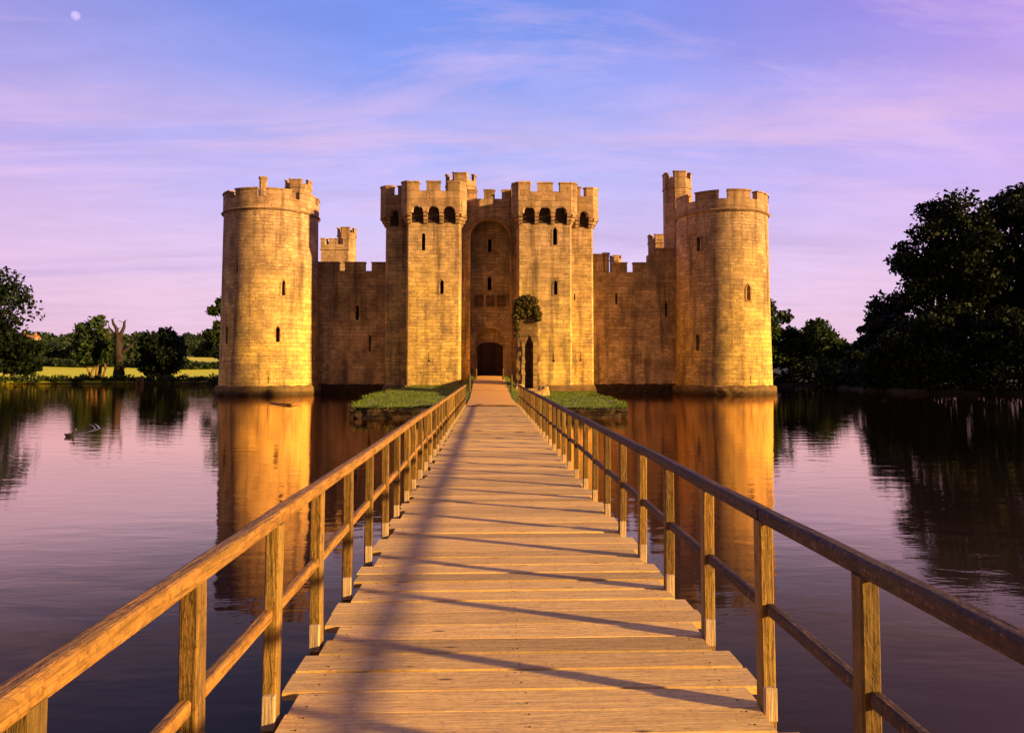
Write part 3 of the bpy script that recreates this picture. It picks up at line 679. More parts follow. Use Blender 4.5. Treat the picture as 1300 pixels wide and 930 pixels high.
# --- gatehouse
def gate_tower(poly, cham, slits, label, fm, flm):
    """poly CCW: shaft plan; fm/flm merlon dicts by side index of the chamfered parapet polygon"""
    sh = chamfer(poly, cham, .16); bm = bmesh.new(); prism(bm, sh, -1.4, 15.6+1.6); me = bm_me(bm); cs = []; info = []
    for px, py0, py1, wpx, kind, Yp in slits:
        pos = at(px, py1, Yp); h = Z(py0, Yp, px)-pos.z; w_ = wpx*Yp/F
        cs.append(slit_cutter(pos, (0, -1), w_, h, kind, .6)); info.append((pos, (0, -1), w_, h, kind))
    me = cut(me, cs); uv_box(me); t = link('gatehouse_tower', me, M_STONE, castle); t['label'] = label
    for i_ in info: slit_part(t, *i_, depth=.55, surround=i_[4] == 'pointed')
    zt = Z(230, YG-.5); zc = Z(242.5, YG-.5); z0 = Z(271, YG-.5); zb = Z(283.5, YG-.5)
    pp = chamfer(offset(poly, .52), cham, .58); bm = bmesh.new()
    parapet(bm, pp, .34, z0, zc, zt, fm, arches=True, coping=.15)
    me = bm_me(bm); uv_box(me); link('parapet', me, M_TRIM, t)
    # dark panes painting the shade on the shaft behind each parapet arch
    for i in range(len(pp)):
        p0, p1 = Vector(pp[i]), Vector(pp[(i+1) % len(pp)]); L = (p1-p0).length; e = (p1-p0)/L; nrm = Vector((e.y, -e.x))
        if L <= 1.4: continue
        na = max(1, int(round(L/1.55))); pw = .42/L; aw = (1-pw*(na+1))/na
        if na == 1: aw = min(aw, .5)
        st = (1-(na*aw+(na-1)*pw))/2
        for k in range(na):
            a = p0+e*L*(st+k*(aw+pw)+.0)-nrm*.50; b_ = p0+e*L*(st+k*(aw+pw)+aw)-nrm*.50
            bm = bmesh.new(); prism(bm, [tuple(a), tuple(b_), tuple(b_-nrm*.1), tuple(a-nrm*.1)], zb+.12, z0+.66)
            link('machicolation_shade', bm_me(bm), M_ARCH_SHADE, t)
    # corbels: three courses, stepping out
    n = len(pp); hgt = (z0-zb)/3
    for i in range(n):
        p0, p1 = Vector(pp[i]), Vector(pp[(i+1) % n]); L = (p1-p0).length; e = (p1-p0)/L; nrm = Vector((e.y, -e.x))
        if L > 1.4:
            na = max(1, int(round(L/1.55))); pw = .42/L; aw = (1-pw*(na+1))/na
            if na == 1: aw = min(aw, .5)
            st = (1-(na*aw+(na-1)*pw))/2
            cents = [(st+k*(aw+pw)-pw/2) for k in range(na+1)]
            cents = [max(.2/L, min(1-.2/L, c_)) for c_ in cents]; wd = .36
        else: cents = [.5]; wd = .5
        for t_ in cents:
            bm = bmesh.new()
            for k in range(3):
                out_ = .56-.18*k; z1 = z0-hgt*k-.012; z0_ = z0-hgt*(k+1)+.03
                c_ = p0+e*(t_*L); back = 1.0
                a = c_-e*wd/2; b_ = c_+e*wd/2; off0 = -(.56-out_)
                q = [tuple(a+nrm*(off0+.03)), tuple(b_+nrm*(off0+.03)), tuple(b_-nrm*back), tuple(a-nrm*back)]
                q2 = [tuple(a+nrm*(off0-.05)), tuple(b_+nrm*(off0-.05)), q[2], q[3]]
                prism(bm, q, z0_+hgt*.4, z1); prism(bm, q2, z0_, z0_+hgt*.4-.002, [tuple(a+nrm*(off0+.03)), tuple(b_+nrm*(off0+.03)), q[2], q[3]])
            me = bm_me(bm); uv_box(me); link('corbel', me, M_TRIM, t)
    # battered plinth
    bm = bmesh.new(); P1 = offset(poly, .24); P2 = offset(poly, .06); prism(bm, P1, -1.2, .42); prism(bm, P1, .42, .95, P2)
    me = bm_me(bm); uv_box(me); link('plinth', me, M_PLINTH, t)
    return t
YF = YG+1.8
xl0, xl1 = X(515.5, YG), X(584.3, YG); xlf = X(488.5, YF)
xr0, xr1 = X(657.2, YG), X(726.2, YG); xrf = X(753.6, YF)
# left: CCW starting at inner back
pl = [(xl1, 78), (xlf, 78), (xlf, YF), (xl0, YF), (xl0, YG), (xl1, YG)]
fmL = {}
gtl = gate_tower(pl, [2, 4, 5], [(537.5, 296, 318, 4.6, 'round', YG), (561, 354.5, 373, 4.4, 'pointed', YG), (544.4, 448, 459.5, .9, 'keyhole', YG)],
    'left gatehouse tower with machicolated parapet and a set-back shadowed flank', {6: [(0, .22), (.365, .635), (.775, 1)], 3: [(0, .36), (.70, 1)]}, None)
pr = [(xr0, 78), (xr0, YG), (xr1, YG), (xr1, YF), (xrf, YF), (xrf, 78)]
gtr = gate_tower(pr, [1, 2, 4], [(704.7, 288, 311, 5.2, 'pointed', YG), (705.5, 355.5, 374, 4.4, 'pointed', YG), (702.8, 448, 459.5, .9, 'keyhole', YG), (729.5, 373, 381, 1.6, 'rect', YF), (737, 448, 458, .8, 'keyhole', YF)],
    'right gatehouse tower with machicolated parapet and a sunlit set-back flank', {2: [(0, .22), (.355, .65), (.785, 1)], 5: [(0, .30), (.62, 1)]}, None)
turret('stair_turret', X(584.5, 76), 76, 1.62, 15, Z(240, 76), Z(232.5, 76), Z(223.5, 76), gtl)
# gate wall: tall arched recess in front, inner wall with the portal behind
YA = YG+2.9; YB = YA+1.5
bm = bmesh.new(); ax0, ax1 = X(597, YA), X(647.5, YA); acx = (ax0+ax1)/2; ar = (ax1-ax0)/2; zap = Z(278, YA); zsp = zap-ar*.98
zcA = Z(252.3, YA); ztA = Z(240.3, YA)
pts = [(xl1-.3, -1), (ax0, -1), (ax0, zsp)]+[(acx-ar*math.cos(math.pi*k/20), zsp+ar*.98*math.sin(math.pi*k/20)) for k in range(1, 20)]+[(ax1, zsp), (ax1, -1), (xr0+.3, -1), (xr0+.3, zcA), (xl1-.3, zcA)]
extrude_outline(bm, pts, lambda t, z: (t, YA, z), lambda t, z: (t, YA+.9, z))
me = bm_me(bm); uv_box(me); gate = link('gateway', me, M_STONE, castle); gate['label'] = 'tall arched gateway recess between the two gatehouse towers'
# moulded arch ring
bm = bmesh.new(); ring = lambda r_, dz_=0: [(ax0-r_, 1.0), (ax0-r_, zsp)]+[(acx-(ar+r_)*math.cos(math.pi*k/24), zsp+(ar*.98+r_)*math.sin(math.pi*k/24)) for k in range(1, 24)]+[(ax1+r_, zsp), (ax1+r_, 1.0)]
for ra, rb, ya, yb in ((.02, .20, YA-.10, YA+.3), (.24, .42, YA-.05, YA+.3)):
    A = ring(ra); B = ring(rb); n = len(A)
    f0 = [bm.verts.new((x, ya, z)) for x, z in A]; f1 = [bm.verts.new((x, ya, z)) for x, z in B]; k0 = [bm.verts.new((x, yb, z)) for x, z in A]; k1 = [bm.verts.new((x, yb, z)) for x, z in B]
    for i in range(n-1):
        bm.faces.new((f0[i], f1[i], f1[i+1], f0[i+1])); bm.faces.new((f0[i], f0[i+1], k0[i+1], k0[i])); bm.faces.new((f1[i], k1[i], k1[i+1], f1[i+1]))
me = bm_me(bm); uv_box(me); link('arch_moulding', me, M_TRIM, gate)
for a, b_ in ((593, 605.3), (614, 628), (637, 651)):
    bm = bmesh.new(); a, b_ = X(a, YA), X(b_, YA); box(bm, a, b_, YA, YA+.5, zcA, ztA-.15); box(bm, a-.05, b_+.05, YA-.06, YA+.56, ztA-.15, ztA)
    me = bm_me(bm); uv_box(me); link('merlon', me, M_TRIM, gate)
# inner wall with portal
bm = bmesh.new(); box(bm, xl1-.3, xr0+.3, YB, YB+1.4, -1, zcA-.1); me = bm_me(bm)
def gothic(xc, w_, z0, zs_, za, n=10):
    out = [(xc-w_/2, z0), (xc+w_/2, z0), (xc+w_/2, zs_)]
    out += [(xc+w_/2*math.cos(math.pi/2*k/n)**.85 if k < n else xc, zs_+(za-zs_)*math.sin(math.pi/2*k/n)) for k in range(1, n+1)]
    out += [(xc-w_/2*math.cos(math.pi/2*k/n)**.85, zs_+(za-zs_)*math.sin(math.pi/2*k/n)) for k in range(n-1, 0, -1)]+[(xc-w_/2, zs_)]
    return out
pxc = X(622.3, YB); pw_ = X(641, YB)-X(603.5, YB)
bm = bmesh.new(); extrude_outline(bm, gothic(pxc, pw_, .5, Z(436, YB), Z(416.5, YB)), lambda t, z: (t, YB-.5, z), lambda t, z: (t, YB+1.28, z)); cs = [bm_me(bm)]
gs = [((X(621.6, YB), YB, Z(320, YB)), (0, -1), .36, Z(303, YB)-Z(320, YB), 'round'), ((X(621.3, YB), YB, Z(368.5, YB)), (0, -1), .38, Z(350, YB)-Z(368.5, YB), 'pointed')]
for s_ in gs: cs.append(slit_cutter(*s_, .6))
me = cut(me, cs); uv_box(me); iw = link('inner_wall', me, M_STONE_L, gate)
for s_ in gs:
    slit_part(gate, *s_, depth=.55)
# portal: inner stone screen with depressed arch, then the wooden door
bm = bmesh.new(); dw = X(638.8, YB)-X(606, YB); A = gothic(pxc, pw_+.1, 1.0, Z(436, YB), Z(416, YB)); yS = YB+.85
Bq = gothic(pxc, dw, 1.0, Z(441, YB), Z(434, YB))
fa = [bm.verts.new((x, yS, z)) for x, z in A]; fb = [bm.verts.new((x, yS, z)) for x, z in Bq]; fk = [bm.verts.new((x, yS+.22, z)) for x, z in Bq]
for i in range(len(A)):
    j = (i+1) % len(A)
    if i == 0: continue
    bm.faces.new((fa[i], fa[j], fb[j], fb[i])); bm.faces.new((fb[i], fb[j], fk[j], fk[i]))
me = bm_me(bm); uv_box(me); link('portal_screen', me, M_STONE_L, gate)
bm = bmesh.new(); k = 11; bw_ = dw/k; x0 = pxc-dw/2; zd0 = 1.6
for i in range(k):
    yj = random.uniform(0, .015); box(bm, x0+i*bw_+.008, x0+(i+1)*bw_-.008, yS+.12+yj, yS+.2, zd0, Z(434, YB)+.1)
for zz_ in (zd0+.45, zd0+1.9, zd0+3.0): box(bm, x0+.02, x0+dw-.02, yS+.075, yS+.118, zz_, zz_+.16)
box(bm, pxc-.02, pxc+.02, yS+.06, yS+.118, zd0, Z(434, YB)); 
me = bm_me(bm); a = me.attributes.new('tint', 'FLOAT', 'FACE'); a.data.foreach_set('value', rng.random(len(me.polygons)).astype(np.float32))
dr = link('door', me, M_DOOR, gate); dr['label'] = 'dark double wooden gate with vertical planks'
M_IRON = plain('iron', (.03, .03, .03), .5)
for s in (-1, 1):
    bm = bmesh.new(); c_ = Vector((pxc+s*.22, yS+.03, zd0+1.35)); tube(bm, [c_+Vector((math.cos(q_)*.09, 0, math.sin(q_)*.09)) for q_ in [2*math.pi*i/10 for i in range(11)]], [.015]*11, 5)
    box(bm, pxc+s*.22-.03, pxc+s*.22+.03, yS+.02, yS+.074, zd0+1.40, zd0+1.5)
    link('door_handle', bm_me(bm), M_IRON, gate)
# heraldic panels over the portal
for i, pxq in enumerate((608.5, 622.3, 636)):
    bm = bmesh.new(); xq = X(pxq, YB); zq = Z(388, YB); hw = .42
    box(bm, xq-hw, xq+hw, YB-.10, YB-.001, zq-.1, zq); box(bm, xq-hw, xq+hw, YB-.10, YB-.001, zq+.92, zq+1.02); box(bm, xq-hw, xq-hw+.1, YB-.09, YB-.001, zq, zq+.92); box(bm, xq+hw-.1, xq+hw, YB-.09, YB-.001, zq, zq+.92)
    box(bm, xq-hw+.1, xq+hw-.1, YB-.012, YB-.001, zq, zq+.92)
    sh_ = [(-.22, .78), (.22, .78), (.22, .42), (.12, .2), (0, .1), (-.12, .2), (-.22, .42)][::-1]
    extrude_outline(bm, sh_, lambda t, z: (xq+t, YB-.08, zq+z), lambda t, z: (xq+t, YB-.002, zq+z))
    me = bm_me(bm); uv_box(me); link('heraldic_panel', me, M_RUIN, gate)
# threshold
bm = bmesh.new(); box(bm, xl1+.1, xr0-.1, YB-.9, YB+.6, .5, 1.66); box(bm, pxc-dw/2-.2, pxc+dw/2+.2, YB-.35, YB+.5, 1.66, 1.74)
me = bm_me(bm); uv_box(me); link('threshold', me, M_TRIM, gate)

# ------------------------------------------------------------------ ruined outer gate (barbican fragment)
YR = 57.0
ruin = thing('ruined_gateway', 'ragged ruined stone gateway fragment with narrow opening and ivy on top, beside the path', 'ruin', (X(671, YR), YR, .5))
def ragged(pts, amp, seed):
    out = []; random.seed(seed)
    for i in range(len(pts)):
        a, b_ = pts[i], pts[(i+1) % len(pts)]; L = math.dist(a, b_); k = max(1, int(L/.28))
        for j in range(k):
            t = j/k; out.append((a[0]+(b_[0]-a[0])*t+(random.uniform(-amp, amp) if 0 < i+j else 0), a[1]+(b_[1]-a[1])*t+random.uniform(-amp, amp)*.7))
    return out
def rx(px): return X(px, YR)
def rz(py): return Z(py, YR)
outl = [(rx(656), .3), (rx(656.5), rz(455)), (rx(658), rz(432)), (rx(656), rz(405)), (rx(655), rz(390)), (rx(659), rz(379)), (rx(669), rz(378)), (rx(679), rz(383)), (rx(681.5), rz(396)), (rx(683), rz(410)), (rx(681), rz(424)), (rx(685), rz(442)), (rx(684), rz(462)), (rx(684.5), .3), (rx(677), .3), (rx(677), rz(450)), (rx(675.5), rz(433)), (rx(671.5), rz(424)), (rx(667.5), rz(434)), (rx(666), rz(450)), (rx(666), .3)]
ol = ragged(outl, .06, 3)
bm = bmesh.new(); layers = []; nl = 7
for k in range(nl):
    layers.append([bm.verts.new((x+noise.noise(Vector((x*2, z*2, k*.35)))*.16, YR+k*.26+noise.noise(Vector((x*3, z*3, k)))*.03, z+noise.noise(Vector((x*2, z*2, 9+k*.3)))*.14)) for x, z in ol])
n = len(ol)
for t in tessellate_polygon([[Vector((x, z, 0)) for x, z in ol]]):
    if len(set(t)) == 3: bm.faces.new([layers[0][k] for k in t]); bm.faces.new([layers[-1][k] for k in t[::-1]])
for k in range(nl-1):
    for i in range(n): bm.faces.new((layers[k][i], layers[k+1][i], layers[k+1][(i+1) % n], layers[k][(i+1) % n]))
me = bm_me(bm); uv_box(me); link('wall', me, M_RUIN, ruin)
# rear wall added behind the opening to keep it dark
bm = bmesh.new(); ro = ragged([(rx(657), .2), (rx(684), .2), (rx(683), rz(430)), (rx(679), rz(412)), (rx(668), rz(405)), (rx(660), rz(415))], .08, 6)
extrude_outline(bm, ro, lambda t, z: (t, YR+2.3, z), lambda t, z: (t+.1, YR+2.8, z)); me = bm_me(bm); uv_box(me); link('rear_shade_wall', me, M_RUIN, ruin)
bm = bmesh.new(); ro = ragged([(YR+1.5, .2), (YR+2.4, .2), (YR+2.4, rz(425)), (YR+1.5, rz(412))], .06, 8)
extrude_outline(bm, ro, lambda t, z: (rx(680.5), t, z), lambda t, z: (rx(684.5), t, z)); me = bm_me(bm); uv_box(me); link('side_shade_wall', me, M_RUIN, ruin)  # side wall added to keep the sun off the rear wall
# moulded jamb stones
random.seed(5)
for side, x_ in ((-1, rx(664.5)), (1, rx(678.5))):
    bm = bmesh.new()
    for k in range(11):
        z0 = .6+k*.36; w_ = random.uniform(.16, .30); box(bm, x_-w_/2 if side < 0 else x_-.1, x_+.1 if side < 0 else x_+w_, YR-random.uniform(.03, .14), YR+.3, z0, z0+.345)
    me = bm_me(bm); uv_box(me); link('jamb', me, M_RUBBLE, ruin)
def rock(c, s, seed):
    bm = bmesh.new(); bmesh.ops.create_icosphere(bm, subdivisions=3, radius=1)
    for v in bm.verts:
        d = v.co.copy(); k = 1+.35*noise.noise(d*1.3+Vector((seed*3.1, 0, 0)))+.15*noise.noise(d*4+Vector((seed, 2, 0)))
        v.co = Vector((math.copysign(abs(d.x)**.7, d.x)*s[0], math.copysign(abs(d.y)**.7, d.y)*s[1], math.copysign(abs(d.z)**.7, d.z)*s[2]))*k+Vector(c)
    me = bm_me(bm); uv_box(me); return me
rl = ['long low boulder of fallen masonry at the foot of the ruined gateway', 'upright block of fallen masonry right of the ruined gateway', 'small squat stone left of the ruined gateway foot', 'flat stone lying in front of the ruined gateway opening']
for i, (px_, Y_, s_) in enumerate(((671, 55.6, (.9, .4, .34)), (690.5, 56.0, (.42, .42, .46)), (659.5, 55.7, (.38, .4, .36)), (681.5, 55.2, (.62, .4, .3)))):
    x_ = X(px_, Y_); o = link('fallen_stone', rock((x_, Y_, isl_h(x_, Y_)+s_[2]*.6), s_, i+1), M_RUBBLE); tag(o, rl[i], 'stone', 'fallen stones by the ruined gateway')

# ------------------------------------------------------------------ foliage generator
def leaf_mesh(centers, size, seed, aspect=.6, flat=.0):
    r_ = np.random.default_rng(seed); n = len(centers)
    a = r_.normal(size=(n, 3)); a /= np.linalg.norm(a, axis=1)[:, None]; b_ = r_.normal(size=(n, 3)); b_ -= a*(a*b_).sum(1)[:, None]; b_ /= np.linalg.norm(b_, axis=1)[:, None]
    s = size*r_.uniform(.55, 1.35, n)[:, None]; sa = a*s; sb = b_*s*aspect
    vs = np.stack([centers-sa, centers-sa*.1+sb, centers+sa, centers+sa*.15-sb], 1).reshape(-1, 3)
    return vs, np.arange(4*n).reshape(n, 4), r_.random(n)
def blob_pts(r_, c, rad, n, hollow=.45):
    d = r_.normal(size=(n, 3)); d /= np.linalg.norm(d, axis=1)[:, None]
    k = (hollow**3+(1-hollow**3)*r_.random(n))**(1/3); return np.array(c)+d*k[:, None]*np.array(rad)
def limb(bm, p0, p1, r0, r1, r_, wig=.12, n=6):
    p0, p1 = Vector(p0), Vector(p1); L = (p1-p0).length
    pts = [p0.lerp(p1, t/n)+Vector(r_.normal(size=3))*(L*wig*.4 if 0 < t < n else 0)+Vector((0, 0, math.sin(t/n*math.pi)*L*.05)) for t in range(n+1)]
    tube(bm, pts, [r0+(r1-r0)*t/n for t in range(n+1)], 7); return pts
def tree(name, label, x, y, h, rad, mat, seed, nleaf, leaf=.35, z0=None, low=.25, nblob=26, group=None, bark=None, stems=1, squash=1., spread=1., trunk_r=None):
    """trunk and limbs as one mesh, crown of many leaf faces gathered into uneven clumps"""
    r_ = np.random.default_rng(seed); gz = hill(x, y) if z0 is None else z0
    root = thing(name, label, 'tree', (x, y, gz), group)
    cz = gz+h*(low+(1-low)/2); hz_ = h*(1-low)/2; tr = trunk_r or h*.022; bm = bmesh.new()
    blobs = []
    for k in range(nblob):
        d = r_.normal(size=3); d /= np.linalg.norm(d); q = r_.uniform(.35, .88)
        up = d[2]; wx = math.sqrt(max(.15, 1-max(0, up)**2*.25))
        c = np.array([x+d[0]*rad*q*wx, y+d[1]*rad*q*wx, cz+d[2]*hz_*q*squash]); br = rad*r_.uniform(.20, .40)*spread
        blobs.append((c, br))
    blobs.append((np.array([x, y, cz+hz_*.72]), rad*.3)); blobs.append((np.array([x, y, cz]), rad*.5))
    for s in range(stems):
        ox = (s-(stems-1)/2)*tr*3.2; top = Vector((x+ox*2+r_.normal()*.2, y+r_.normal()*.2, cz+hz_*.35))
        tp = limb(bm, (x+ox, y, gz-.3), top, tr*(1.25 if stems == 1 else .8), tr*.35, r_, .05, 8)
        for k, (c, br) in enumerate(blobs):
            if k % stems != s or r_.random() < .25: continue
            st_p = tp[min(7, 2+int(r_.random()*6))]; limb(bm, st_p, c, tr*.38, tr*.07, r_, .14, 5)
    link('trunk', bm_me(bm), bark or M_BARK, root)
    tot = sum(b_[1]**2 for b_ in blobs); P_ = []
    for c, br in blobs:
        n = max(20, int(nleaf*br**2/tot)); rv = (br*r_.uniform(.9, 1.3), br*r_.uniform(.9, 1.3), br*r_.uniform(.6, .95))
        P_.append(blob_pts(r_, c, rv, int(n*.82), .35)); P_.append(blob_pts(r_, c, tuple(k*1.28 for k in rv), n-int(n*.82), .8))
    P_ = np.concatenate(P_); P_ = P_[P_[:, 2] > gz+.15]
    vs, fs, at_ = leaf_mesh(P_, leaf, seed+1)
    link('crown', np_mesh('crown', vs, fs, at_), mat, root)
    return root
# ivy on the ruin
r_ = np.random.default_rng(4); P_ = []
for px_, py_, b_ in ((659, 385, .42), (664, 380, .36), (670, 378.5, .34), (676, 382, .42), (658, 393, .42), (680, 391, .34), (667, 387, .5), (673, 390, .4), (682.5, 399, .34), (683, 405, .24), (665, 400, .34), (671, 398, .3), (661, 398, .42), (656, 401, .36), (655.5, 410, .30), (656, 418, .24), (656.5, 426, .2), (681, 400, .3)):
    P_.append(blob_pts(r_, (X(px_, YR), YR-.02, Z(py_, YR)), (b_*1.05, max(.5, b_), b_*.85), int(2600*b_**1.7)+80, .35))
vs, fs, a_ = leaf_mesh(np.concatenate(P_), .085, 9); link('ivy', np_mesh('ivy', vs, fs, a_), M_IVY, ruin)

# ------------------------------------------------------------------ trees
def gx(px, Y): return X(px, Y)
tree('oak_tree', 'large dark oak at the left edge of the photograph overhanging the bank', gx(-52, 131), 133, 21.5, 10.5, M_LEAF_DARK, 21, 15000, .42, low=.12, nblob=44)
tree('oak_sapling', 'dark low bushy tree beneath the big oak at the left edge', gx(6, 131), 134, 8.5, 4.6, M_LEAF_DARK, 22, 6000, .38, low=.02)
tree('willow_tree', 'bushy green tree with several pale stems beside the dead tree on the left bank', gx(119, 137), 138, 11.6, 4.5, M_LEAF_MID, 23, 7000, .36, low=.13, bark=M_BARK_PALE, stems=4, trunk_r=.26)
tree('poplar_sapling', 'thin pale-leaved sapling poking above the bushy tree on the left bank', gx(128, 139.5), 139.5, 12.6, 1.9, M_LEAF_LIGHT, 43, 650, .32, low=.35, nblob=9)
tree('round_tree', 'round dense dark tree standing alone on the left bank', gx(211, 139), 139, 9.6, 5.0, M_LEAF_DARK, 24, 11000, .36, low=.05, nblob=46, spread=.9)
tree('ash_tree', 'slender tree half hidden behind the left round tower', gx(283, 134), 134, 15.6, 3.6, M_LEAF_MID, 25, 4500, .38, low=.1, nblob=24, spread=.8)
tree('alder_tree', 'leafy tree with sunlit top directly right of the right round tower', gx(980, 116), 118, 14.0, 4.4, M_LEAF_MID, 26, 8000, .36, low=.03, nblob=30)
tree('alder_tree', 'broad rounded tree in the gap between the right round tower and the big trees', gx(1053, 113), 117, 10.4, 4.7, M_LEAF_MID, 27, 8000, .34, low=.03, nblob=30)
tree('alder_tree', 'low dark tree between two taller ones right of the right round tower', gx(1015, 116), 120, 9.0, 4.3, M_LEAF_DARK, 28, 6000, .36, low=.02)
tree('hawthorn_bush', 'low dark bush at the right end of the far bank', gx(1080, 112), 113, 6.0, 3.0, M_LEAF_DARK, 29, 5000, .33, low=.0)
tree('hazel_tree', 'slender ragged tree at the left end of the big dark tree group', gx(1113, 98), 99, 9.9, 2.6, M_LEAF_DARK, 30, 3200, .30, low=.1, nblob=20, spread=.8)
tree('hazel_tree', 'bushy dark tree between the slender ragged tree and the tallest tree', gx(1152, 88), 89, 11.2, 4.4, M_LEAF_DARK, 31, 9000, .30, low=.02, nblob=34)
tree('chestnut_tree', 'tallest tree on the right bank with a towering ragged crown', gx(1226, 79), 80, 21.8, 7.0, M_LEAF_DARK, 32, 24000, .27, low=.16, nblob=60, spread=.70)
tree('chestnut_tree', 'large dark tree cut by the right edge of the photograph', gx(1312, 81), 82, 23.6, 7.0, M_LEAF_DARK, 33, 20000, .28, low=.1, nblob=54, spread=.74)
tree('elder_bush', 'wide dark bush filling the waterside under the tallest right tree', gx(1205, 73), 76.5, 7.5, 4.6, M_LEAF_DARK, 34, 9000, .27, low=.0, nblob=30)
tree('elder_bush', 'dark bush at the water edge below the tree at the right edge', gx(1292, 72), 74, 8.5, 4.6, M_LEAF_DARK, 35, 9000, .27, low=.0, nblob=30)
tree('elder_bush', 'dark bush at the waterside left of the tallest tree', gx(1140, 81), 82, 6.2, 3.6, M_LEAF_DARK, 36, 6000, .28, low=.0)
for i, (x_, y_, h_) in enumerate(((70, 76, 21), (84, 70, 22), (98, 62, 21))):  # unseen trees, added to cast shade on the visible right-bank trees
    tree('chestnut_tree', 'unseen dark tree added beyond the view to shade the right bank trees', x_, y_, h_, 7.5, M_LEAF_DARK, 60+i, 7000, .42, low=.05, nblob=40, group='unseen trees added to shade the right bank')

# dead tree
Yd = 133.; root = thing('dead_tree', 'bare dead tree with two upright horn-like limbs on the left bank', 'tree', (gx(152, Yd), Yd, .6))
bm = bmesh.new(); T = lambda px, py, dy=0: at(px, py, Yd+dy); r_ = np.random.default_rng(2)
tube(bm, [T(148, 488), T(149.5, 478), T(151.5, 462), T(150.5, 446), T(150, 432), T(151, 424)], [1.05, .82, .72, .66, .58, .5], 12)
tube(bm, [T(150, 436), T(148.5, 424), T(148, 417), T(144, 411), T(142.5, 405), T(146, 403.5)], [.5, .38, .30, .24, .17, .06], 8)
tube(bm, [T(151, 434), T(154, 423), T(157.5, 415), T(158, 408), T(160.5, 405.5)], [.48, .36, .27, .20, .07], 8)
tube(bm, [T(150, 450), T(157, 446), T(164, 441), T(168, 437), T(170, 434)], [.42, .34, .24, .16, .05], 8)
tube(bm, [T(149.5, 431), T(143, 421), T(139, 416), T(137, 411)], [.3, .2, .13, .04], 6)
for k in range(9):
    t = random.random(); b0 = T(random.uniform(144, 162), random.uniform(408, 440)); tube(bm, [b0, b0+Vector((random.uniform(-.8, .8), 0, random.uniform(.1, .9)))], [.08, .015], 5)
link('trunk', bm_me(bm), M_DEADWOOD, root, smooth=True)
# ivy around the lower trunk
r_ = np.random.default_rng(8); pp_ = np.concatenate([blob_pts(r_, T(150+q_, py_), (.95, .9, 1.1), 260, .55) for q_, py_ in ((1, 474), (2, 464), (0, 456))])
vs, fs, a_ = leaf_mesh(pp_, .22, 3); link('ivy', np_mesh('ivy', vs, fs, a_), M_LEAF_DARK, root)

# far woods and hedges: masses nobody could count
def wood_mass(name, label, spots, mat, leaf, seed, per):
    r_ = np.random.default_rng(seed); P_ = []
    for x_, y_, rr, hh_ in spots:
        z = hill(x_, y_); P_.append(blob_pts(r_, (x_, y_, z+hh_*.5), (rr, rr, hh_*.55), per, .6))
    P_ = np.concatenate(P_); vs, fs, a_ = leaf_mesh(P_, leaf, seed); tag(link(name, np_mesh(name, vs, fs, a_), mat), label, 'wood' if 'wood' in name else 'hedge', kind='stuff')
rs = np.random.default_rng(77)
sp_ = []
for k in range(170):      # ridge woods
    px_ = rs.uniform(-120, 420); Y_ = rs.uniform(430, 640); sp_.append((X(px_, Y_), Y_, rs.uniform(4, 8), rs.uniform(6, 11)))
for k in range(150):
    px_ = rs.uniform(940, 1500); Y_ = rs.uniform(380, 560); sp_.append((X(px_, Y_), Y_, rs.uniform(4, 8), rs.uniform(6, 11)))
wood_mass('ridge_wood', 'continuous wood along the distant ridge', sp_, M_LEAF_FAR, 1.3, 5, 240)
sp_ = []
for k in range(44):       # mid-distance copse left
    px_ = rs.uniform(-60, 105) if k % 3 else rs.uniform(60, 175); Y_ = rs.uniform(208, 275); sp_.append((X(px_, Y_), Y_, rs.uniform(2.6, 4.6), rs.uniform(3.5, 6.5)))
for k in range(26): px_ = rs.uniform(160, 300); Y_ = rs.uniform(390, 420); sp_.append((X(px_, Y_), Y_, rs.uniform(4, 6), rs.uniform(7, 10)))
wood_mass('copse_wood', 'belt of dull green woodland behind the yellow meadow on the left', sp_, M_LEAF_FAR, .8, 6, 330)
sp_ = []
for k in range(150): px_ = rs.uniform(-60, 300); Y_ = 204+3*math.sin(px_*.05)+rs.uniform(-1, 1); sp_.append((X(px_, Y_), Y_, rs.uniform(1.2, 2.2), rs.uniform(1.2, 2.2)))
wood_mass('field_hedge', 'low hedge line along the far side of the meadow', sp_, M_LEAF_FAR, .4, 7, 130)
# undergrowth along both banks
def bank_stuff(name, label, x0, x1, hmin, hmax, mat, leaf, per, seed, setb=(0, 2.2)):
    r_ = np.random.default_rng(seed); P_ = []
    for p in SH:
        if not (x0 <= p.x <= x1 and p.y > 55): continue
        d = (p-C0).normalized()
        for q_ in range(2):
            c = p+d*r_.uniform(*setb); hh_ = r_.uniform(hmin, hmax)*(.6+.8*abs(noise.noise(Vector((p.x*.2, p.y*.2, 0)))))
            P_.append(blob_pts(r_, (c.x, c.y, .25+hh_*.45), (1.1, 1.1, hh_*.6), per, .2))
    P_ = np.concatenate(P_); P_ = P_[P_[:, 2] > .02]; vs, fs, a_ = leaf_mesh(P_, leaf, seed); tag(link(name, np_mesh(name, vs, fs, a_), mat), label, 'undergrowth', kind='stuff')
bank_stuff('bank_undergrowth', 'dark undergrowth hanging over the water along the right bank', 30, 110, 2.0, 4.6, M_LEAF_DARK, .26, 170, 41)
bank_stuff('bank_reeds', 'low dark reeds and rushes along the far left bank', -150, 30, 1.0, 1.7, M_REED, .24, 90, 42)

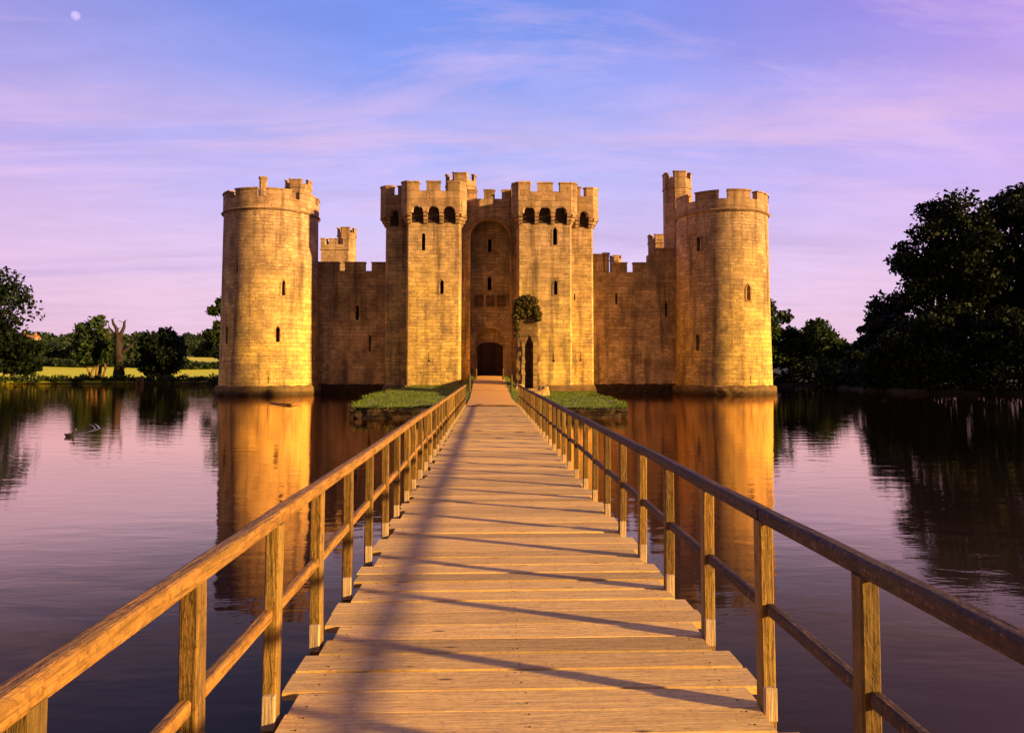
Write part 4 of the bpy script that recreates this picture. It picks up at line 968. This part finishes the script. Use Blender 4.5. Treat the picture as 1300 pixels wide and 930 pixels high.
# distant house on the ridge
for i, (pa, pb, Yh, zt1, lab) in enumerate(((20, 28, 360, 424.5, 'small sunlit orange brick house on the distant left ridge, nearer the oak'), (31, 43, 372, 426, 'long low pinkish house on the distant left ridge, right of the orange one'))):
    xa, xb = X(pa, Yh), X(pb, Yh); zt2 = Z(zt1, Yh); zb_ = hill(xa, Yh)-1; ze = zt2-1.6
    h_ = thing('house', lab, 'house', ((xa+xb)/2, Yh, zb_)); ym = Yh+3
    bm = bmesh.new(); box(bm, xa, xb, Yh, Yh+6, zb_, ze); link('wall', bm_me(bm), plain('brick%d' % i, ((.62, .26, .10), (.60, .36, .25))[i], .9, .15, 1), h_)
    bm = bmesh.new(); v = [bm.verts.new(p) for p in ((xa-.3, Yh-.4, ze), (xb+.3, Yh-.4, ze), (xb+.3, Yh+6.4, ze), (xa-.3, Yh+6.4, ze), (xa-.3, ym, zt2), (xb+.3, ym, zt2))]
    for f_ in ((0, 1, 5, 4), (2, 3, 4, 5), (0, 4, 3), (1, 2, 5), (0, 3, 2, 1)): bm.faces.new([v[k] for k in f_])
    rf = link('roof', bm_me(bm), plain('roof_tile%d' % i, (.42, .17, .08), .9, .2, 1), h_)
    bm = bmesh.new(); box(bm, xb-1.2, xb-.5, ym-.4, ym+.4, zt2-.8, zt2+1.1); link('chimney', bm_me(bm), plain('chimney_brick%d' % i, (.5, .2, .1)), rf)
    for k in range(2 if i == 0 else 3):
        xc = xa+(xb-xa)*(k+.5)/(2 if i == 0 else 3); bm = bmesh.new(); box(bm, xc-.45, xc+.45, Yh-.06, Yh-.003, ze-1.7, ze-.5); link('window', bm_me(bm), M_DARK, h_)

# old mooring posts by the far left bank
mp = thing('mooring_post', 'pair of weathered wooden stakes with a crosspiece at the far left water edge', 'post', (X(177, 128.5), 128.5, 0))
for nm, px_ in (('stake', 174), ('stake', 180.5)):
    bm = bmesh.new(); c = at(px_, 480, 128.5); tube(bm, [(c.x, c.y, -1), (c.x+.03, c.y, Z(478, 128.5))], [.28, .24], 8); link(nm, bm_me(bm), M_BARK_PALE, mp)
bm = bmesh.new(); a = at(173.5, 481, 128.5); b_ = at(181, 481, 128.5); box(bm, a.x, b_.x, 128.2, 128.4, .55, .85); link('crosspiece', bm_me(bm), M_BARK_PALE, mp)

# ------------------------------------------------------------------ duck, wake, floating branch
dk = thing('duck', 'dark duck swimming on open water left of the castle reflection', 'duck', (X(88, 27.5, 552), 27.5, 0), rz=R(12)); dk.scale = (.72, .85, 1.1)
bm = bmesh.new(); bmesh.ops.create_uvsphere(bm, u_segments=24, v_segments=14, radius=1)
for v in bm.verts:
    t = v.co.x; s = 1-.35*max(0, -t)**2
    v.co = Vector((t*.235, v.co.y*.095*s, v.co.z*.075*s+.035+max(0, -t-.45)*.09+max(0, t-.6)*.05))
duck_b = bm_me(bm)
# neck and head grow out of the breast as one body
bm = bmesh.new(); bm.from_mesh(duck_b); tube(bm, [(.14, 0, .04), (.175, 0, .10), (.18, 0, .17), (.20, 0, .225)], [.055, .040, .032, .036], 12)
m_ = Matrix.Translation((.222, 0, .245)) @ Matrix.Diagonal((1.25, .9, .95, 1)); bmesh.ops.create_uvsphere(bm, u_segments=16, v_segments=10, radius=.042, matrix=m_)
o = link('body', bm_me(bm), plain('duck_plumage', (.012, .009, .008), .7, .5, 20), dk, world=False, smooth=True)
rm = o.modifiers.new('r', 'REMESH'); rm.mode = 'VOXEL'; rm.voxel_size = .008; rm.use_smooth_shade = True
bm = bmesh.new(); tube(bm, [(.26, 0, .243), (.285, 0, .237), (.308, 0, .232)], [.017, .014, .008], 8); link('bill', bm_me(bm), plain('duck_bill', (.35, .22, .05), .5), dk, world=False, smooth=True)
for s in (-1, 1):
    bm = bmesh.new(); bmesh.ops.create_icosphere(bm, subdivisions=2, radius=.0055, matrix=Matrix.Translation((.24, s*.034, .255))); link('eye', bm_me(bm), M_DARK, dk, world=False)
def wp(px, py): return at(px, py, F*2.4/(py-469)) if False else Vector((X(px, 2.4*F/(py-469), py), 2.4*F/(py-469), 0))
bm = bmesh.new(); path_ = [wp(97, 550), wp(102, 548.5), wp(112, 546.5), wp(121, 544.5), wp(126.5, 542), wp(124, 538.5), wp(119.5, 536)]
for off_, w0 in ((0, .013), (.06, .008)):
    row = []
    for i, p in enumerate(path_):
        d = (path_[min(i+1, len(path_)-1)]-path_[max(0, i-1)]).normalized(); nn = Vector((-d.y, d.x, 0)); ww = w0*(1+i*.35)*(1 if i < len(path_)-1 else .2)
        c = p+nn*off_*(i*.6)+Vector((0, 0, .006)); row.append([bm.verts.new(c-nn*ww), bm.verts.new(c+Vector((0, 0, .004))), bm.verts.new(c+nn*ww)])
    for i in range(len(row)-1):
        for k in range(2): bm.faces.new((row[i][k], row[i][k+1], row[i+1][k+1], row[i+1][k]))
tag(link('wake', bm_me(bm), plain('wake_foam', (.26, .20, .21), .5, .3, 12), smooth=True), 'thin bright curling wake trailing behind the duck', 'wake', kind='stuff')
bm = bmesh.new(); tube(bm, [wp(342, 511)+Vector((0, 0, .02)), wp(356, 513)+Vector((0, 0, .06)), wp(369, 514)+Vector((0, 0, .07)), wp(376, 511.5)+Vector((0, 0, .15)), wp(382, 509.5)+Vector((0, 0, .32))], [.03, .05, .07, .05, .02], 7)
tag(link('floating_branch', bm_me(bm), M_BARK_PALE, smooth=True), 'thin bare branch floating in front of the left round tower', 'branch')

# ------------------------------------------------------------------ footbridge
DZ = .60; XL, XR = -1.12, 1.52; Y0, Y1 = -3.6, 37.3; PSP = 1.085; PY0 = 2.97
bridge = thing('footbridge', 'long timber plank footbridge with wooden post-and-rail sides leading to the castle island', 'bridge', (.2, 0, 0))
random.seed(12); bm = bmesh.new(); y = Y0; tint = []; pw_b = PSP/4
k = 0; posts_y = [PY0+PSP*i for i in range(-5, 32) if PY0+PSP*i < 37.2]
def near_post(y0, y1): return any(y0-.06 < p < y1+.06 for p in posts_y)
ystart = PY0-PSP*6; vcount = []
while ystart+k*pw_b < Y1:
    y0 = ystart+k*pw_b+random.uniform(-.004, .004)+.005; y1 = ystart+(k+1)*pw_b-.005-random.uniform(0, .004)
    npst = near_post(y0, y1)
    xa = XL+(.065 if npst else -.035)+random.uniform(-.02, .02); xb = XR-(.065 if npst else -.035)+random.uniform(-.02, .02)
    zt = DZ+random.uniform(-.006, .004); tl_ = random.uniform(-.004, .004); nseg = 14; tn = random.random()
    rows = []
    for s in range(nseg+1):
        x = xa+(xb-xa)*s/nseg; j0 = noise.noise(Vector((x*1.3, k*7.1, 0)))*.004; j1 = noise.noise(Vector((x*1.3, k*7.1, 9)))*.004; c_ = noise.noise(Vector((x*.8, k*3.3, 4)))*.004
        e = .006
        rows.append([bm.verts.new(p) for p in ((x, y0+j0, zt-.05), (x, y0+j0, zt-e+c_-tl_), (x, y0+j0+e, zt+c_-tl_), (x, y1+j1-e, zt+c_+tl_), (x, y1+j1, zt-e+c_+tl_), (x, y1+j1, zt-.05))])
    nf = 0
    for s in range(nseg):
        for q_ in range(6): bm.faces.new((rows[s][q_], rows[s+1][q_], rows[s+1][(q_+1) % 6], rows[s][(q_+1) % 6])); nf += 1
    bm.faces.new(rows[0]); bm.faces.new(rows[-1][::-1]); nf += 2; tint += [tn]*nf; k += 1
bm.faces.ensure_lookup_table(); me = bm_me(bm); a = me.attributes.new('tint', 'FLOAT', 'FACE'); a.data.foreach_set('value', np.array(tint, np.float32))
link('deck', me, M_DECK, bridge)
# dark nail heads in pairs along the stringer lines
bm = bmesh.new()
for i in range(k):
    yc = ystart+(i+.5)*pw_b
    if not 2 < yc < 16: continue
    for xn in (-.95, .2, 1.35):
        for s in (-.07, .07):
            px_, py_ = xn+random.uniform(-.015, .015), yc+s+random.uniform(-.012, .012); v = [bm.verts.new((px_+.008*math.cos(q_*math.pi/3), py_+.008*math.sin(q_*math.pi/3), DZ+.0075)) for q_ in range(6)]; bm.faces.new(v)
link('nail_heads', bm_me(bm), M_DARK, bridge)
# stringers, cross beams and piles
for xs in (-.95, .2, 1.35):
    bm = bmesh.new(); box(bm, xs-.08, xs+.08, Y0+.2, Y1, DZ-.27, DZ-.055); link('stringer', bm_me(bm), M_PILE, bridge)
pile_bm = bmesh.new(); tube(pile_bm, [(0, 0, -1.8), (0, 0, DZ-.38)], [.13, .12], 12); pile_me = bm_me(pile_bm)
beam_bm = bmesh.new(); box(beam_bm, XL-.15, XR+.15, -.1, .1, DZ-.39, DZ-.272); beam_me = bm_me(beam_bm)
def part_copy(nm, me, mat, parent, loc):
    o = link(nm, me, mat, parent); o.location = loc; return o
for i in range(9):
    yy = PY0+PSP*(i*4-2)+.2
    part_copy('cross_beam', beam_me, M_PILE, bridge, (0, yy, 0))
    for xs in (XL+.05, XR-.05): part_copy('pile', pile_me, M_PILE, bridge, (xs, yy, 0))
# rails
def rail(nm, xc, zc, w_, h_, y0, y1, mat, r_seed):
    bm = bmesh.new(); n = int((y1-y0)/.18); prof = []
    for q_ in range(12):
        a = 2*math.pi*q_/12+math.pi/12; c_, s_ = math.cos(a), math.sin(a)
        prof.append((math.copysign(abs(c_)**.45, c_)*w_/2, math.copysign(abs(s_)**.45, s_)*h_/2))
    rings = []
    for i in range(n+1):
        y = y0+(y1-y0)*i/n; sx_ = noise.noise(Vector((y*.35, r_seed, 0)))*.012; sz_ = noise.noise(Vector((y*.3, r_seed, 5)))*.010
        rings.append([bm.verts.new((xc+sx_+u*(1+.05*noise.noise(Vector((y*2.2, j*.9, r_seed)))), y, zc+sz_+v*(1+.08*noise.noise(Vector((y*2.2, j*.9, r_seed+3)))))) for j, (u, v) in enumerate(prof)])
    for i in range(n):
        for j in range(12): bm.faces.new((rings[i][j], rings[i][(j+1) % 12], rings[i+1][(j+1) % 12], rings[i+1][j]))
    bm.faces.new(rings[0][::-1]); bm.faces.new(rings[-1])
    return link(nm, bm_me(bm), mat, bridge)
HR = 1.06
M_RAIL_D = wood_mat('rail_wood_weathered_shaded', (.085, .04, .022), 'y', tintamt=.1, green=.15, wear=1.5, lich=.55)  # darker copy of the rail wood: shade put into the colour, plus lichen flecks
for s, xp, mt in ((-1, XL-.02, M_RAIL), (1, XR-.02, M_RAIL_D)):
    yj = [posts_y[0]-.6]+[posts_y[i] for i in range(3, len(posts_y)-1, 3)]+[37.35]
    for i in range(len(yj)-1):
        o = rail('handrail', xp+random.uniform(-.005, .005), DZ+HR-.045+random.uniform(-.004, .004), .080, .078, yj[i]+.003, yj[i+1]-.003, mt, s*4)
        o['label'] = 'left handrail length, golden where the sun strikes its inner face' if s < 0 else 'right handrail length, weathered, its inner-face shade put into a darker wood colour'
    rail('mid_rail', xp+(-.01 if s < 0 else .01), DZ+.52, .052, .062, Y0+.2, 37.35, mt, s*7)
def post_mesh(seed):
    bm = bmesh.new(); n = 9; rings = []; w_ = .038; d_ = .044
    for i in range(n):
        z = -.18+(HR-.075+.18)*i/(n-1)
        rings.append([bm.verts.new((sx_*w_*(1+.05*noise.noise(Vector((seed, z*3, sx_))))+noise.noise(Vector((seed, z, 1)))*.006, sy_*d_*(1+.05*noise.noise(Vector((seed, z*3, sy_+4)))), z)) for sx_, sy_ in ((-1, -.8), (-.8, -1), (.8, -1), (1, -.8), (1, .8), (.8, 1), (-.8, 1), (-1, .8))])
    for i in range(n-1):
        for j in range(8): bm.faces.new((rings[i][j], rings[i][(j+1) % 8], rings[i+1][(j+1) % 8], rings[i+1][j]))
    bm.faces.new(rings[0][::-1]); bm.faces.new(rings[-1]); me = bm_me(bm)
    a = me.attributes.new('tint', 'FLOAT', 'FACE'); a.data.foreach_set('value', np.full(len(me.polygons), random.random(), np.float32)); me.materials.append(M_POST); return me
pm = [post_mesh(i*3.7) for i in range(6)]
bb = bmesh.new(); box(bb, -.033, .033, -.077, -.0455, -.05, .125); bmesh.ops.bevel(bb, geom=bb.edges[:], offset=.004, segments=1, affect='EDGES'); blk_me = bm_me(bb); blk_me.materials.append(M_BLOCK)
for s, xp in ((-1, XL-.02), (1, XR-.02)):
    for i, yy in enumerate(posts_y):
        o = bpy.data.objects.new('post', pm[random.randrange(6)]); COL.objects.link(o); o.parent = bridge; o.matrix_parent_inverse = Matrix.Translation(-bridge.location)
        o.location = (xp+random.uniform(-.008, .008), yy+random.uniform(-.02, .02), DZ); o.rotation_euler = (random.uniform(-.012, .012), random.uniform(-.01, .01), random.uniform(-.06, .06))
        b_ = bpy.data.objects.new('post_foot', blk_me); COL.objects.link(b_); b_.parent = o; b_.location = (-.006*s, 0, .0)

# short marker posts along the path
bl = ['thin pale wooden post left of the path, nearer the bridge', 'thin pale wooden post left of the path, nearer the castle door', 'thin pale wooden post right of the path, nearer the castle door', 'thin pale wooden post right of the path, nearer the bridge']
for i, (px_, Y_, h_) in enumerate(((596.3, 52, 1.22), (604.5, 62.5, 1.0), (638.8, 62.5, 1.0), (649.3, 52, 1.22))):
    x_ = X(px_, Y_); z_ = isl_h(x_, Y_); bm = bmesh.new(); tube(bm, [(0, 0, -.2), (0, 0, h_-.06), (0, 0, h_)], [.085, .08, .05], 10)
    o = link('marker_post', bm_me(bm), M_POST); o.location = (x_, Y_, z_); tag(o, bl[i], 'post', 'marker posts beside the path')

# ------------------------------------------------------------------ render settings
sc.render.engine = 'CYCLES'
sc.view_settings.view_transform = 'Standard'; sc.view_settings.look = 'None'; sc.view_settings.exposure = 0; sc.view_settings.gamma = 1
